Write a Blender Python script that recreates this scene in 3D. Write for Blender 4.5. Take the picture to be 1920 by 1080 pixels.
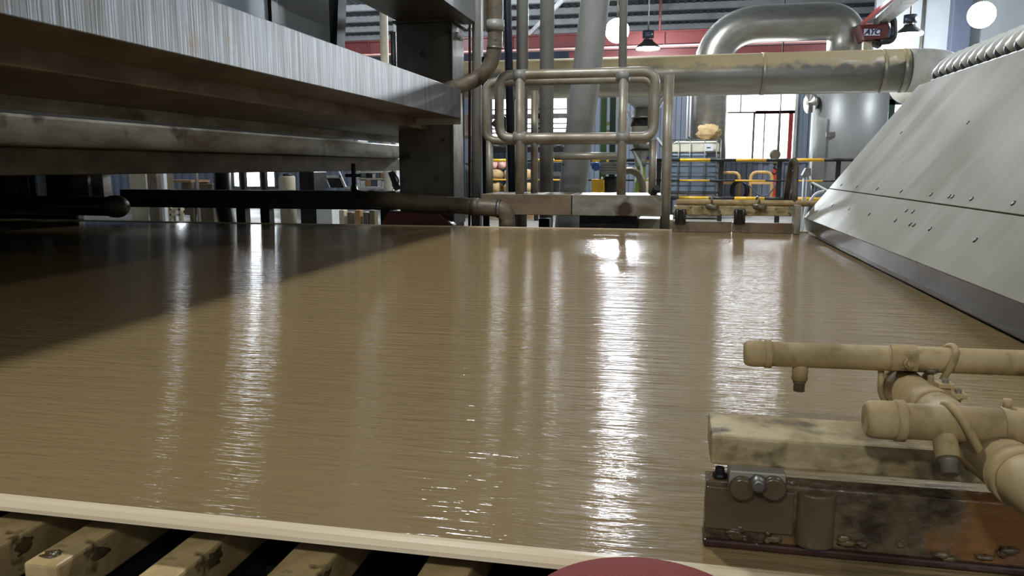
import bpy, math, random
from mathutils import Vector, Matrix
random.seed(7)
R = math.radians
sc = bpy.context.scene
for o in list(bpy.data.objects): bpy.data.objects.remove(o)
col = sc.collection

# ------------------------------------------------------------------ camera
FPX = 1450.0
TH = math.atan((540 - 313) / FPX)
PS = math.atan(305 / FPX * math.cos(TH))
CAM = Vector((0, 0, .87))
cd = bpy.data.cameras.new('camera'); cam = bpy.data.objects.new('camera', cd); col.objects.link(cam)
cam.location = CAM; cam.rotation_euler = (math.pi / 2 - TH, 0, PS)
cd.sensor_width = 36; cd.lens = 36 * FPX / 1920; cd.clip_start = .02; cd.clip_end = 200
sc.camera = cam
_r = Vector((math.cos(PS), math.sin(PS), 0)); _fh = Vector((-math.sin(PS), math.cos(PS), 0))
_fw = _fh * math.cos(TH) - Vector((0, 0, math.sin(TH))); _up = _fh * math.sin(TH) + Vector((0, 0, math.cos(TH)))
def ray(x, y): return _fw + _r * ((x - 960) / FPX) + _up * ((540 - y) / FPX)
def W(x, y, Y): d = ray(x, y); return CAM + d * (Y / d.y)          # photo direction meets the plane at depth Y
def WX(x, y, X): d = ray(x, y); return CAM + d * (X / d.x)
def WZ(x, y, Z): d = ray(x, y); return CAM + d * ((Z - CAM.z) / d.z)
def size(px, Y): return px * Y / FPX * 1.0

# ------------------------------------------------------------------ light
wd = bpy.data.worlds.new('world'); sc.world = wd; wd.use_nodes = True
wd.node_tree.nodes['Background'].inputs[0].default_value = (.62, .72, .85, 1)
wd.node_tree.nodes['Background'].inputs[1].default_value = .42
sc.view_settings.view_transform = 'Standard'; sc.view_settings.look = 'None'
sc.view_settings.gamma = 1; sc.view_settings.use_curve_mapping = False
sc.view_settings.exposure = 0.0
LAMP_W = 620.0
#   hanging lamps of the hall: x, y, z, power factor, in a regular grid of rows
LAMPS = [(-1.5, 20.0, 4.2, 1.8), (-.85, 11.7, 4.5, .5), (-1.42, 3.3, 4.6, .15), (-1.4, -4.5, 4.6, .30),
         (2.9, 3.3, 4.6, .05), (2.9, -4.5, 4.6, .16), (6.85, 20.5, 4.35, 1.3), (6.8, 11.7, 4.6, .4), (6.8, 3.3, 4.6, .08),
         (-7.2, 18.5, 5.3, .9), (-.76, 20.6, 3.85, .7), (5.2, 20, 3.9, .6)]

# ------------------------------------------------------------------ materials
def lin(c):
    return tuple(((v / 255) / 12.92 if v / 255 <= .04045 else ((v / 255 + .055) / 1.055) ** 2.4) for v in c)
MATS = {}
def mat(name, c, c2=None, rough=.5, metal=0., scale=(6, 6, 6), detail=6, lo=.35, hi=.65, bump=0., bscale=None, rough2=None, dist=.01,
        spots=None, spot_scale=9, spot_lo=.62, spot_hi=.7, spec=.5, emit=None, estr=0, trans=0):
    m = bpy.data.materials.new(name); m.use_nodes = True; nt = m.node_tree; n = nt.nodes; l = nt.links
    b = n['Principled BSDF']
    c = lin(c) + (1,)
    b.inputs['Base Color'].default_value = c; b.inputs['Roughness'].default_value = rough; b.inputs['Metallic'].default_value = metal
    b.inputs['Specular IOR Level'].default_value = spec
    if trans: b.inputs['Transmission Weight'].default_value = trans
    if emit: b.inputs['Emission Color'].default_value = lin(emit) + (1,); b.inputs['Emission Strength'].default_value = estr
    MATS[name] = m
    if c2 is None and not bump: return m
    tc = n.new('ShaderNodeTexCoord'); mp = n.new('ShaderNodeMapping'); mp.inputs['Scale'].default_value = scale
    l.new(tc.outputs['Object'], mp.inputs[0])
    nz = n.new('ShaderNodeTexNoise'); nz.inputs['Scale'].default_value = 1; nz.inputs['Detail'].default_value = detail
    nz.inputs['Roughness'].default_value = .62
    l.new(mp.outputs[0], nz.inputs['Vector'])
    if c2 is not None:
        rp = n.new('ShaderNodeMapRange'); rp.inputs[1].default_value = lo; rp.inputs[2].default_value = hi
        l.new(nz.outputs[0], rp.inputs[0])
        mx = n.new('ShaderNodeMix'); mx.data_type = 'RGBA'; mx.inputs[6].default_value = c; mx.inputs[7].default_value = lin(c2) + (1,)
        l.new(rp.outputs[0], mx.inputs[0]); out = mx.outputs[2]
        if rough2 is not None:
            mr = n.new('ShaderNodeMapRange'); mr.inputs[3].default_value = rough; mr.inputs[4].default_value = rough2
            l.new(rp.outputs[0], mr.inputs[0]); l.new(mr.outputs[0], b.inputs['Roughness'])
        if spots is not None:
            n2 = n.new('ShaderNodeTexNoise'); n2.inputs['Scale'].default_value = spot_scale; n2.inputs['Detail'].default_value = 5
            l.new(tc.outputs['Object'], n2.inputs['Vector'])
            r2 = n.new('ShaderNodeMapRange'); r2.inputs[1].default_value = spot_lo; r2.inputs[2].default_value = spot_hi
            l.new(n2.outputs[0], r2.inputs[0])
            m2 = n.new('ShaderNodeMix'); m2.data_type = 'RGBA'; l.new(out, m2.inputs[6]); m2.inputs[7].default_value = lin(spots) + (1,)
            l.new(r2.outputs[0], m2.inputs[0]); out = m2.outputs[2]
        l.new(out, b.inputs['Base Color'])
    if bump:
        src = nz.outputs[0]
        if bscale is not None:
            mp2 = n.new('ShaderNodeMapping'); mp2.inputs['Scale'].default_value = bscale; l.new(tc.outputs['Object'], mp2.inputs[0])
            n3 = n.new('ShaderNodeTexNoise'); n3.inputs['Scale'].default_value = 1; n3.inputs['Detail'].default_value = 4
            l.new(mp2.outputs[0], n3.inputs['Vector']); src = n3.outputs[0]
        bp = n.new('ShaderNodeBump'); bp.inputs['Strength'].default_value = bump; bp.inputs['Distance'].default_value = dist
        l.new(src, bp.inputs['Height']); l.new(bp.outputs[0], b.inputs['Normal'])
    return m

mat('beam_bright', (126, 129, 132), (98, 95, 88), rough=.44, metal=.6, scale=(30, 90, 2.2), lo=.4, hi=.66, rough2=.5, bump=.35, bscale=(40, 130, 3.5), dist=.004,
    spots=(112, 96, 76), spot_scale=7, spot_lo=.60, spot_hi=.78)
mat('beam_dirty', (158, 152, 136), (104, 90, 70), rough=.42, metal=.2, scale=(3, 2.2, 7), lo=.42, hi=.68, rough2=.6, bump=.15, dist=.004, spots=(66, 48, 32), spot_scale=4)
mat('beam_under', (128, 114, 92), (88, 74, 56), rough=.5, metal=.3, scale=(3, 3, 7), bump=.1, dist=.004)
mat('column_dark', (100, 94, 82), (80, 72, 60), rough=.4, metal=.2, scale=(3, 3, 2), spots=(46, 38, 30), spot_scale=6)
mat('steel', (150, 148, 142), (112, 106, 96), rough=.33, metal=.8, scale=(4, 4, 2), rough2=.5)
mat('steel_rail', (178, 172, 156), (142, 128, 104), rough=.36, metal=.4, scale=(5, 14, 5), rough2=.55)
mat('pipe_grey', (168, 166, 158), (140, 136, 126), rough=.4, metal=.15, scale=(4, 4, 1.2), rough2=.55)
mat('pipe_leaning', (206, 206, 202), (184, 182, 174), rough=.4, metal=.15, scale=(5, 5, 1.5), rough2=.5)
mat('stainless', (178, 176, 168), (152, 148, 136), rough=.27, metal=.85, scale=(2, 2, 5), rough2=.4, bump=.05, dist=.01)
mat('tank_steel', (168, 170, 168), (148, 148, 144), rough=.46, metal=.6, scale=(1.5, 1.5, .8), rough2=.55)
mat('insulation', (246, 243, 230), (226, 220, 200), rough=.6, scale=(8, 8, 8), bump=.3, dist=.01)
mat('dirty_pipe', (128, 118, 98), (92, 80, 62), rough=.4, metal=.2, scale=(5, 9, 9), rough2=.55, bump=.15, dist=.004, spots=(58, 42, 28), spot_scale=14)
mat('navy', (26, 32, 48), (18, 22, 32), rough=.35, scale=(4, 4, 2))
mat('black', (22, 22, 22), (34, 32, 30), rough=.5, scale=(8, 8, 8))
mat('machine_dark', (40, 37, 32), (24, 22, 20), rough=.45, metal=.3, scale=(5, 5, 5), spots=(70, 56, 38), spot_scale=8)
mat('plate', (142, 136, 117), (129, 122, 103), rough=.58, metal=.0, scale=(1.2, 3.5, 1.2), rough2=.66, spots=(116, 103, 76), spot_scale=3, spot_lo=.66, spot_hi=.86)
mat('lip_steel', (88, 90, 97), (72, 72, 76), rough=.2, metal=.9, scale=(1, 2, 1), rough2=.3)
mat('lip_dark', (52, 52, 52), (36, 36, 36), rough=.3, metal=.6, scale=(2, 2, 2))
mat('mud_pipe', (190, 164, 114), (154, 129, 84), rough=.55, scale=(14, 14, 14), rough2=.75, bump=.5, bscale=(60, 60, 60), dist=.002, spots=(108, 88, 56), spot_scale=30, spot_lo=.58, spot_hi=.75)
mat('mud_bar', (188, 168, 122), (130, 108, 68), rough=.5, scale=(12, 12, 22), lo=.4, hi=.62, rough2=.7, bump=.6, bscale=(50, 50, 50), dist=.0025, spots=(92, 78, 50), spot_scale=26, spot_lo=.54, spot_hi=.68)
mat('wet_board', (104, 88, 62), (54, 41, 26), rough=.16, scale=(30, 30, 40), lo=.4, hi=.62, rough2=.34, bump=.7, bscale=(40, 40, 60), dist=.004, spots=(132, 92, 44), spot_scale=9, spot_lo=.6, spot_hi=.75)
mat('wet_board_clean', (100, 86, 62), (82, 66, 44), rough=.2, scale=(9, 9, 9), rough2=.32, bump=.15, dist=.003)
mat('far_board', (134, 116, 90), (104, 86, 62), rough=.35, scale=(5, 5, 10), rough2=.5, bump=.2, dist=.004, spots=(118, 80, 54), spot_scale=6)
mat('foil', (212, 182, 126), (164, 134, 86), rough=.3, scale=(14, 10, 14), rough2=.5, bump=.4, bscale=(40, 25, 40), dist=.003, spots=(112, 90, 58), spot_scale=22)
mat('mud', (112, 94, 62), (72, 58, 38), rough=.25, scale=(30, 30, 30), bump=.8, dist=.004)
mat('wire_edge', (236, 214, 178), (220, 194, 150), rough=.28, scale=(1.5, 90, 60))
mat('red_fabric', (160, 66, 56), (130, 46, 40), rough=.7, scale=(420, 420, 420), bump=.8, dist=.002)
mat('wet_rust', (70, 42, 32), (46, 30, 22), rough=.25, scale=(20, 20, 20), bump=.5, dist=.003)
mat('red_cover', (112, 52, 50), (86, 40, 38), rough=.45, scale=(6, 6, 6))
mat('cladding', (142, 152, 168), (126, 135, 150), rough=.45, metal=.2, scale=(2, 2, .6))
mat('concrete_wall', (178, 182, 184), (164, 168, 170), rough=.8, scale=(1.2, 1.2, .6), detail=5)
mat('far_wall', (96, 104, 120), (84, 92, 108), rough=.7, scale=(2, 2, .5))
mat('roof_sheet', (108, 116, 122), (92, 100, 106), rough=.6, metal=.2, scale=(1, .4, 1))
mat('white_steel', (226, 228, 228), (208, 208, 206), rough=.45, scale=(3, 3, 3))
mat('crane_red', (100, 43, 40), (84, 36, 35), rough=.5, scale=(1.5, 2, 2))
mat('crane_pink', (214, 168, 158), (196, 150, 142), rough=.5, scale=(2, 2, 2))
mat('red_paint', (176, 52, 46), (150, 42, 40), rough=.4, scale=(4, 4, 4))
mat('red_sling', (226, 74, 60), (206, 60, 48), rough=.6, scale=(20, 20, 20))
mat('yellow_paint', (236, 186, 44), (216, 164, 34), rough=.4, scale=(8, 8, 8))
mat('pale_yellow', (232, 190, 120), (214, 170, 100), rough=.45, scale=(8, 8, 8))
mat('green_paint', (82, 124, 70), (66, 104, 58), rough=.45, scale=(6, 6, 3))
mat('lime_paint', (148, 168, 66), (126, 148, 56), rough=.45, scale=(6, 6, 3))
mat('dark_green', (34, 66, 56), (28, 54, 46), rough=.4, scale=(6, 6, 6))
mat('blue_paint', (52, 88, 160), (44, 76, 140), rough=.4, scale=(6, 6, 6))
mat('tote_plastic', (112, 124, 138), (94, 106, 120), rough=.4, scale=(3, 3, 6))
mat('tote_top', (222, 218, 200), (206, 200, 180), rough=.45, scale=(4, 4, 4))
mat('sack', (206, 180, 134), (176, 146, 98), rough=.8, scale=(9, 9, 9), bump=.6, dist=.03)
mat('pink_sack', (222, 150, 150), (236, 206, 196), rough=.8, scale=(14, 14, 14), bump=.5, dist=.03)
mat('rubber_grey', (96, 86, 70), (72, 62, 48), rough=.6, scale=(20, 20, 20), bump=.3, dist=.004)
mat('hose_white', (226, 224, 214), (206, 202, 190), rough=.45, scale=(12, 12, 12))
mat('hose_dark', (84, 82, 88), (60, 58, 62), rough=.45, metal=.3, scale=(12, 12, 12))
mat('screw', (84, 78, 66), (62, 56, 46), rough=.4, metal=.6, scale=(60, 60, 60))
mat('hose_blue', (84, 98, 112), (66, 78, 92), rough=.5, scale=(10, 10, 10))
mat('floor', (150, 148, 140), (122, 118, 108), rough=.35, scale=(.8, .8, .8), rough2=.6)
mat('pit', (48, 44, 38), (30, 28, 24), rough=.6, scale=(3, 3, 3))
mat('screen_panel', (190, 206, 222), (170, 184, 198), rough=.25, metal=0, scale=(1.2, 1.2, .5), rough2=.4)  # pale blue of a glossy reflection put into the panel colour
mat('screen_dark', (156, 160, 160), (138, 142, 142), rough=.3, metal=0, scale=(1.2, 1.2, .5))
mat('cream', (210, 200, 170), (194, 182, 150), rough=.5, scale=(4, 4, 4))
mat('beige_steel', (128, 116, 94), (104, 92, 72), rough=.45, metal=.3, scale=(5, 5, 5))
mat('cardboard', (176, 140, 96), (156, 120, 80), rough=.75, scale=(8, 8, 8))
mat('logo_white', (214, 214, 220), (200, 200, 208), rough=.5, scale=(6, 6, 6))
mat('logo_navy', (30, 34, 78), (26, 28, 66), rough=.5, scale=(6, 6, 6))
mat('daylight', (250, 252, 255), None, rough=.3, emit=(244, 249, 255), estr=8.5)
mat('lamp_glow', (255, 255, 255), None, rough=.3, emit=(250, 252, 255), estr=30)

def make_duct():
    m = mat('duct', (190, 186, 172), (160, 152, 134), rough=.3, metal=.6, scale=(1.5, 6, 6), rough2=.45, bump=.06, dist=.01)
    n = m.node_tree.nodes; l = m.node_tree.links; b = n['Principled BSDF']
    g = n.new('ShaderNodeNewGeometry'); s = n.new('ShaderNodeSeparateXYZ'); l.new(g.outputs['Normal'], s.inputs[0])
    tc = n.new('ShaderNodeTexCoord'); nz = n.new('ShaderNodeTexNoise'); nz.inputs['Scale'].default_value = 9; nz.inputs['Detail'].default_value = 7
    l.new(tc.outputs['Object'], nz.inputs['Vector'])
    a = n.new('ShaderNodeMath'); a.operation = 'MULTIPLY_ADD'; a.inputs[1].default_value = .9; l.new(nz.outputs[0], a.inputs[0]); l.new(s.outputs[2], a.inputs[2])
    r = n.new('ShaderNodeMapRange'); r.inputs[1].default_value = .55; r.inputs[2].default_value = .85; l.new(a.outputs[0], r.inputs[0])
    old = b.inputs['Base Color'].links[0].from_socket
    mx = n.new('ShaderNodeMix'); mx.data_type = 'RGBA'; l.new(r.outputs[0], mx.inputs[0]); l.new(old, mx.inputs[6]); mx.inputs[7].default_value = lin((238, 214, 162)) + (1,)
    l.new(mx.outputs[2], b.inputs['Base Color'])
    i = n.new('ShaderNodeMapRange'); i.inputs[3].default_value = .6; i.inputs[4].default_value = 0.05; l.new(r.outputs[0], i.inputs[0]); l.new(i.outputs[0], b.inputs['Metallic'])
    j = n.new('ShaderNodeMapRange'); j.inputs[3].default_value = .32; j.inputs[4].default_value = .7; l.new(r.outputs[0], j.inputs[0])
    for k in list(b.inputs['Roughness'].links): l.remove(k)
    l.new(j.outputs[0], b.inputs['Roughness'])
make_duct()

def add_rust():
    m = MATS['wet_board']; n = m.node_tree.nodes; l = m.node_tree.links; b = n['Principled BSDF']
    old = b.inputs['Base Color'].links[0].from_socket
    tc = n.new('ShaderNodeTexCoord'); s = n.new('ShaderNodeSeparateXYZ'); l.new(tc.outputs['Object'], s.inputs[0])
    nz = n.new('ShaderNodeTexNoise'); nz.inputs['Scale'].default_value = 22; nz.inputs['Detail'].default_value = 6; l.new(tc.outputs['Object'], nz.inputs['Vector'])
    a = n.new('ShaderNodeMath'); a.operation = 'MULTIPLY_ADD'; a.inputs[1].default_value = .16; l.new(nz.outputs[0], a.inputs[0]); l.new(s.outputs[0], a.inputs[2])
    r = n.new('ShaderNodeMapRange'); r.inputs[1].default_value = -.03; r.inputs[2].default_value = .01; r.inputs[4].default_value = .8; l.new(a.outputs[0], r.inputs[0])
    mx = n.new('ShaderNodeMix'); mx.data_type = 'RGBA'; l.new(r.outputs[0], mx.inputs[0]); l.new(old, mx.inputs[6]); mx.inputs[7].default_value = lin((138, 88, 38)) + (1,)
    l.new(mx.outputs[2], b.inputs['Base Color'])
add_rust()
def make_pulp():
    m = bpy.data.materials.new('pulp'); m.use_nodes = True; MATS['pulp'] = m
    n = m.node_tree.nodes; l = m.node_tree.links; b = n['Principled BSDF']
    tc = n.new('ShaderNodeTexCoord')
    def noise(scale, det, dst=0., ro=.55):
        mp = n.new('ShaderNodeMapping'); mp.inputs['Scale'].default_value = scale; l.new(tc.outputs['Object'], mp.inputs[0])
        z = n.new('ShaderNodeTexNoise'); z.inputs['Scale'].default_value = 1; z.inputs['Detail'].default_value = det; z.inputs['Distortion'].default_value = dst
        z.inputs['Roughness'].default_value = ro
        l.new(mp.outputs[0], z.inputs['Vector']); return z.outputs[0]
    c = noise((.3, 2.5, 1), 4)
    mx = n.new('ShaderNodeMix'); mx.data_type = 'RGBA'; mx.inputs[6].default_value = lin((152, 128, 86)) + (1,); mx.inputs[7].default_value = lin((140, 117, 81)) + (1,)
    l.new(c, mx.inputs[0]); l.new(mx.outputs[2], b.inputs['Base Color'])
    b.inputs['Roughness'].default_value = .11; b.inputs['Specular IOR Level'].default_value = .55
    # ripples: long along the machine, short across it, dying out as the sheet travels away from the headbox
    s = n.new('ShaderNodeSeparateXYZ'); l.new(tc.outputs['Object'], s.inputs[0])
    fade = n.new('ShaderNodeMapRange'); fade.inputs[1].default_value = PULP_X0; fade.inputs[2].default_value = PULP_X1
    fade.inputs[3].default_value = .13; fade.inputs[4].default_value = 1.; fade.interpolation_type = 'SMOOTHSTEP'
    l.new(s.outputs[0], fade.inputs[0])
    r1 = noise((11, 90, 1), 3, .5); r2 = noise((2.6, 30, 1), 2, .3); r3 = noise((18, 210, 1), 2)
    def mul(a, k):
        q = n.new('ShaderNodeMath'); q.operation = 'MULTIPLY'; l.new(a, q.inputs[0])
        if isinstance(k, float): q.inputs[1].default_value = k
        else: l.new(k, q.inputs[1])
        return q.outputs[0]
    def add(a, k):
        q = n.new('ShaderNodeMath'); q.operation = 'ADD'; l.new(a, q.inputs[0]); l.new(k, q.inputs[1]); return q.outputs[0]
    h = add(add(mul(r1, 1.), mul(r2, 1.6)), mul(r3, .3))
    h = mul(h, fade.outputs[0])
    bp = n.new('ShaderNodeBump'); bp.inputs['Strength'].default_value = 1.; bp.inputs['Distance'].default_value = .0021
    l.new(h, bp.inputs['Height']); l.new(bp.outputs[0], b.inputs['Normal'])
PULP_X0, PULP_X1 = -.95, .35
make_pulp()

# ------------------------------------------------------------------ mesh tools
def fillet(pts, rad, n=6):
    pts = [Vector(p) for p in pts]; out = [pts[0]]
    for i in range(1, len(pts) - 1):
        a, p, b = pts[i - 1], pts[i], pts[i + 1]
        u = (a - p); v = (b - p); r = min(rad, u.length * .49, v.length * .49)
        s = p + u.normalized() * r; e = p + v.normalized() * r
        for k in range(n + 1):
            t = k / n; out.append(s * (1 - t) ** 2 + p * 2 * t * (1 - t) + e * t * t)
    out.append(pts[-1]); return out

class MB:
    def __init__(s): s.v = []; s.f = []; s.sm = []
    def quad(s, *p):
        i = len(s.v); s.v += [Vector(q) for q in p]; s.f.append(tuple(range(i, i + len(p)))); s.sm.append(False); return s
    def box(s, x0, x1, y0, y1, z0, z1):
        return s.hexa([(x0, y0, z0), (x1, y0, z0), (x1, y1, z0), (x0, y1, z0), (x0, y0, z1), (x1, y0, z1), (x1, y1, z1), (x0, y1, z1)])
    def hexa(s, p):
        i = len(s.v); s.v += [Vector(q) for q in p]
        for f in ((0, 3, 2, 1), (4, 5, 6, 7), (0, 1, 5, 4), (1, 2, 6, 5), (2, 3, 7, 6), (3, 0, 4, 7)):
            s.f.append(tuple(i + k for k in f)); s.sm.append(False)
        return s
    def obox(s, c, sx, sy, sz, rot=None):
        c = Vector(c); rot = rot or Matrix.Identity(3); p = []
        for z in (-1, 1):
            for x, y in ((-1, -1), (1, -1), (1, 1), (-1, 1)):
                p.append(c + rot @ Vector((x * sx / 2, y * sy / 2, z * sz / 2)))
        return s.hexa(p)
    def bar(s, a, b, w, h, up=(0, 0, 1)):
        a = Vector(a); b = Vector(b); d = (b - a).normalized(); up = Vector(up)
        sd = d.cross(up)
        if sd.length < 1e-4: sd = d.cross(Vector((1, 0, 0)))
        sd.normalize(); u = sd.cross(d)
        p = []
        for e in (a, b): p += [e - sd * w / 2 - u * h / 2, e + sd * w / 2 - u * h / 2, e + sd * w / 2 + u * h / 2, e - sd * w / 2 + u * h / 2]
        i = len(s.v); s.v += p
        for f in ((0, 1, 2, 3), (7, 6, 5, 4), (0, 4, 5, 1), (1, 5, 6, 2), (2, 6, 7, 3), (3, 7, 4, 0)): s.f.append(tuple(i + k for k in f)); s.sm.append(False)
        return s
    def tube(s, pts, r, seg=16, caps=True, closed=False):
        pts = [Vector(p) for p in pts]; n = len(pts)
        rs = r if isinstance(r, (list, tuple)) else [r] * n
        t0 = (pts[1] - pts[0]).normalized(); a = Vector((0, 0, 1)) if abs(t0.z) < .9 else Vector((1, 0, 0))
        u = t0.cross(a).normalized(); base = len(s.v)
        for i, p in enumerate(pts):
            if closed: t = (pts[(i + 1) % n] - pts[i - 1]).normalized()
            else: t = (pts[min(i + 1, n - 1)] - pts[max(i - 1, 0)]).normalized()
            u = (u - t * u.dot(t)).normalized(); w = t.cross(u)
            for k in range(seg):
                g = 2 * math.pi * k / seg; s.v.append(p + (u * math.cos(g) + w * math.sin(g)) * rs[i])
        m = n if closed else n - 1
        for i in range(m):
            for k in range(seg):
                a0 = base + i * seg; b0 = base + ((i + 1) % n) * seg
                s.f.append((a0 + k, a0 + (k + 1) % seg, b0 + (k + 1) % seg, b0 + k)); s.sm.append(True)
        if caps and not closed:
            s.f.append(tuple(base + k for k in reversed(range(seg)))); s.sm.append(False)
            s.f.append(tuple(base + (n - 1) * seg + k for k in range(seg))); s.sm.append(False)
        return s
    def ring(s, c, axis, rmaj, rmin, n=24, seg=8):
        c = Vector(c); ax = Vector(axis).normalized(); u = ax.orthogonal().normalized(); w = ax.cross(u)
        return s.tube([c + (u * math.cos(2 * math.pi * k / n) + w * math.sin(2 * math.pi * k / n)) * rmaj for k in range(n)], rmin, seg, closed=True)
    def lathe(s, c, axis, prof, seg=24):
        c = Vector(c); ax = Vector(axis).normalized()
        return s.tube2(c, ax, prof, seg)
    def tube2(s, c, ax, prof, seg):
        u = ax.orthogonal().normalized(); w = ax.cross(u); base = len(s.v)
        for h, r in prof:
            for k in range(seg):
                g = 2 * math.pi * k / seg; s.v.append(c + ax * h + (u * math.cos(g) + w * math.sin(g)) * max(r, 1e-5))
        for i in range(len(prof) - 1):
            for k in range(seg):
                a0 = base + i * seg; b0 = a0 + seg
                s.f.append((a0 + k, a0 + (k + 1) % seg, b0 + (k + 1) % seg, b0 + k)); s.sm.append(True)
        s.f.append(tuple(base + k for k in reversed(range(seg)))); s.sm.append(False)
        s.f.append(tuple(base + (len(prof) - 1) * seg + k for k in range(seg))); s.sm.append(False)
        return s
    def prism(s, poly, d):
        d = Vector(d); n = len(poly); i = len(s.v); s.v += [Vector(p) for p in poly] + [Vector(p) + d for p in poly]
        s.f.append(tuple(i + k for k in reversed(range(n)))); s.f.append(tuple(i + n + k for k in range(n))); s.sm += [False, False]
        for k in range(n): s.f.append((i + k, i + (k + 1) % n, i + n + (k + 1) % n, i + n + k)); s.sm.append(False)
        return s
    def blob(s, c, rx, ry, rz, nu=14, nv=9, jit=.0, seed=0):
        rnd = random.Random(seed); c = Vector(c); i = len(s.v)
        for a in range(nv + 1):
            ph = math.pi * a / nv
            for k in range(nu):
                g = 2 * math.pi * k / nu; j = 1 + (rnd.random() - .5) * 2 * jit
                def q(v): return math.copysign(abs(v) ** .75, v)
                s.v.append(c + Vector((rx * q(math.sin(ph)) * q(math.cos(g)) * j, ry * q(math.sin(ph)) * q(math.sin(g)) * j, rz * q(math.cos(ph)) * j)))
        for a in range(nv):
            for k in range(nu):
                s.f.append((i + a * nu + k, i + (a + 1) * nu + k, i + (a + 1) * nu + (k + 1) % nu, i + a * nu + (k + 1) % nu)); s.sm.append(True)
        return s
    def build(s, name, m, parent=None, bevel=0., sub=0):
        off = Vector((0, 0, 0))
        if parent is not None:
            q = parent
            while q is not None: off += q.location; q = q.parent
        else:
            lo = Vector([min(v[k] for v in s.v) for k in range(3)]); hi = Vector([max(v[k] for v in s.v) for k in range(3)])
            off = Vector(((lo.x + hi.x) / 2, (lo.y + hi.y) / 2, lo.z))
        me = bpy.data.meshes.new(name); me.from_pydata([tuple(v - off) for v in s.v], [], s.f); me.update()
        me.polygons.foreach_set('use_smooth', s.sm)
        import bmesh
        bm = bmesh.new(); bm.from_mesh(me); bmesh.ops.recalc_face_normals(bm, faces=bm.faces); bm.to_mesh(me); bm.free()
        me.materials.append(MATS[m]); o = bpy.data.objects.new(name, me); col.objects.link(o)
        if parent is not None: o.parent = parent
        else: o.location = off
        if bevel:
            b = o.modifiers.new('bevel', 'BEVEL'); b.width = bevel; b.segments = 2; b.limit_method = 'ANGLE'; b.angle_limit = R(40)
        if sub: 
            d = o.modifiers.new('sub', 'SUBSURF'); d.levels = sub; d.render_levels = sub
        return o

def tag(o, label, cat, group=None):
    o['label'] = label; o['category'] = cat
    if group: o['group'] = group
    return o
def thing(name, loc, label, cat, group=None):
    o = bpy.data.objects.new(name, None); o.empty_display_size = .1; col.objects.link(o); o.location = Vector(loc); return tag(o, label, cat, group)
def struct(o): o['kind'] = 'structure'; return o
def copy_tree(o, parent=None):
    c = o.copy(); col.objects.link(c)
    if parent is not None: c.parent = parent
    for ch in list(o.children): copy_tree(ch, c)
    return c

ZW = .45                       # the wire carrying the pulp
YN, YF = .785, 5.3             # near and far edge of the wire

# ================================================================== SETTING
ROOF = 6.0
struct(MB().box(-16, 16, 6.6, 31, -.2, 0).build('floor', 'floor'))
pf = struct(MB().box(-16, 16, -6, 6.6, -1.2, -1.0).build('floor_pit', 'pit'))
struct(MB().box(-16, 16, 6.5, 6.6, -1.0, -.2).build('wall_pit', 'pit'))

def corrugated(x0, x1, y, z0, z1, holes, pitch=.2, depth=.035):
    mb = MB(); xs = []; x = x0; k = 0
    prof = [(0, 0), (.42, 0), (.5, 1), (.92, 1)]
    while x < x1 - 1e-6:
        for f, d in prof: xs.append((x + f * pitch, d * depth))
        x += pitch
    xs = [q for q in xs if q[0] <= x1] + [(x1, 0)]
    extra = sorted({h[i] for h in holes for i in (0, 1)})
    for e in extra: xs.append((e, 0))
    xs.sort()
    for (a, da), (b, db) in zip(xs, xs[1:]):
        if b - a < 1e-5: continue
        cx = (a + b) / 2; spans = [(z0, z1)]
        for hx0, hx1, hz0, hz1 in holes:
            if hx0 < cx < hx1:
                ns = []
                for p, q in spans:
                    if hz0 > p: ns.append((p, min(q, hz0)))
                    if hz1 < q: ns.append((max(p, hz1), q))
                spans = ns
        for p, q in spans: mb.quad((a, y + da, p), (b, y + db, p), (b, y + db, q), (a, y + da, q))
    return mb

YB = 16.0
a, b = W(1352, 180, YB), W(1487, 300, YB); H1 = (a.x, b.x, b.z, 2.42)
a, b = W(922, 183, YB), W(1064, 258, YB); H2 = (a.x, b.x, b.z, 2.42)
a, b = W(432, 200, YB), W(518, 352, YB); H3 = (a.x, b.x, .42, 1.9)
a, b = W(668, 200, YB), W(740, 352, YB); H6 = (a.x, b.x, 1.8, 2.6)
a, b = W(1646, 188, YB), W(1712, 250, YB); H4 = (a.x, b.x, 1.2, 2.15)
a, b = W(316, 200, YB), W(346, 352, YB); H5 = (a.x, b.x, .9, 1.9)
wb = struct(corrugated(-14, 4.75, YB, 0, 2.9, [H1, H2, H3, H4, H5, H6]).build('wall_back', 'cladding'))
MB().box(-14, 4.75, YB - .03, YB - .005, .95, 1.0).build('sill_rail', 'cladding', wb)
struct(MB().box(4.7, 4.8, YB, 22, 0, 2.9).build('wall_return', 'concrete_wall'))
xr = W(1640, 60, 22).x
struct(MB().box(xr, 16, 22, 22.2, 0, ROOF).build('wall_right', 'concrete_wall'))
struct(MB().box(-16, 16, 31, 31.2, 0, ROOF).build('wall_far', 'far_wall'))
ce = struct(corrugated(-16, 16, 0, -6, 31, [], .25, .05).build('ceiling', 'roof_sheet'))
ce.rotation_euler = (R(-90), 0, 0); ce.location = (0, 31 - 37 / 1 - 0, ROOF)
# the sheet was built upright, so it is laid flat here: its height becomes the depth of the hall
bb = [ce.matrix_basis @ Vector(c) for c in ce.bound_box]; ylo = min(v.y for v in bb); ce.location.y += -6 - ylo
pur = None
for k in range(8):
    y = 17.0 + k * 1.83
    p = MB().box(-15.5, 15.5, y - .09, y + .09, ROOF - .2, ROOF - .01).build('purlin', 'white_steel')
    w = p.matrix_basis.copy(); p.parent = ce
    bpy.context.view_layer.update(); p.matrix_parent_inverse = ce.matrix_basis.inverted()

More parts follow.
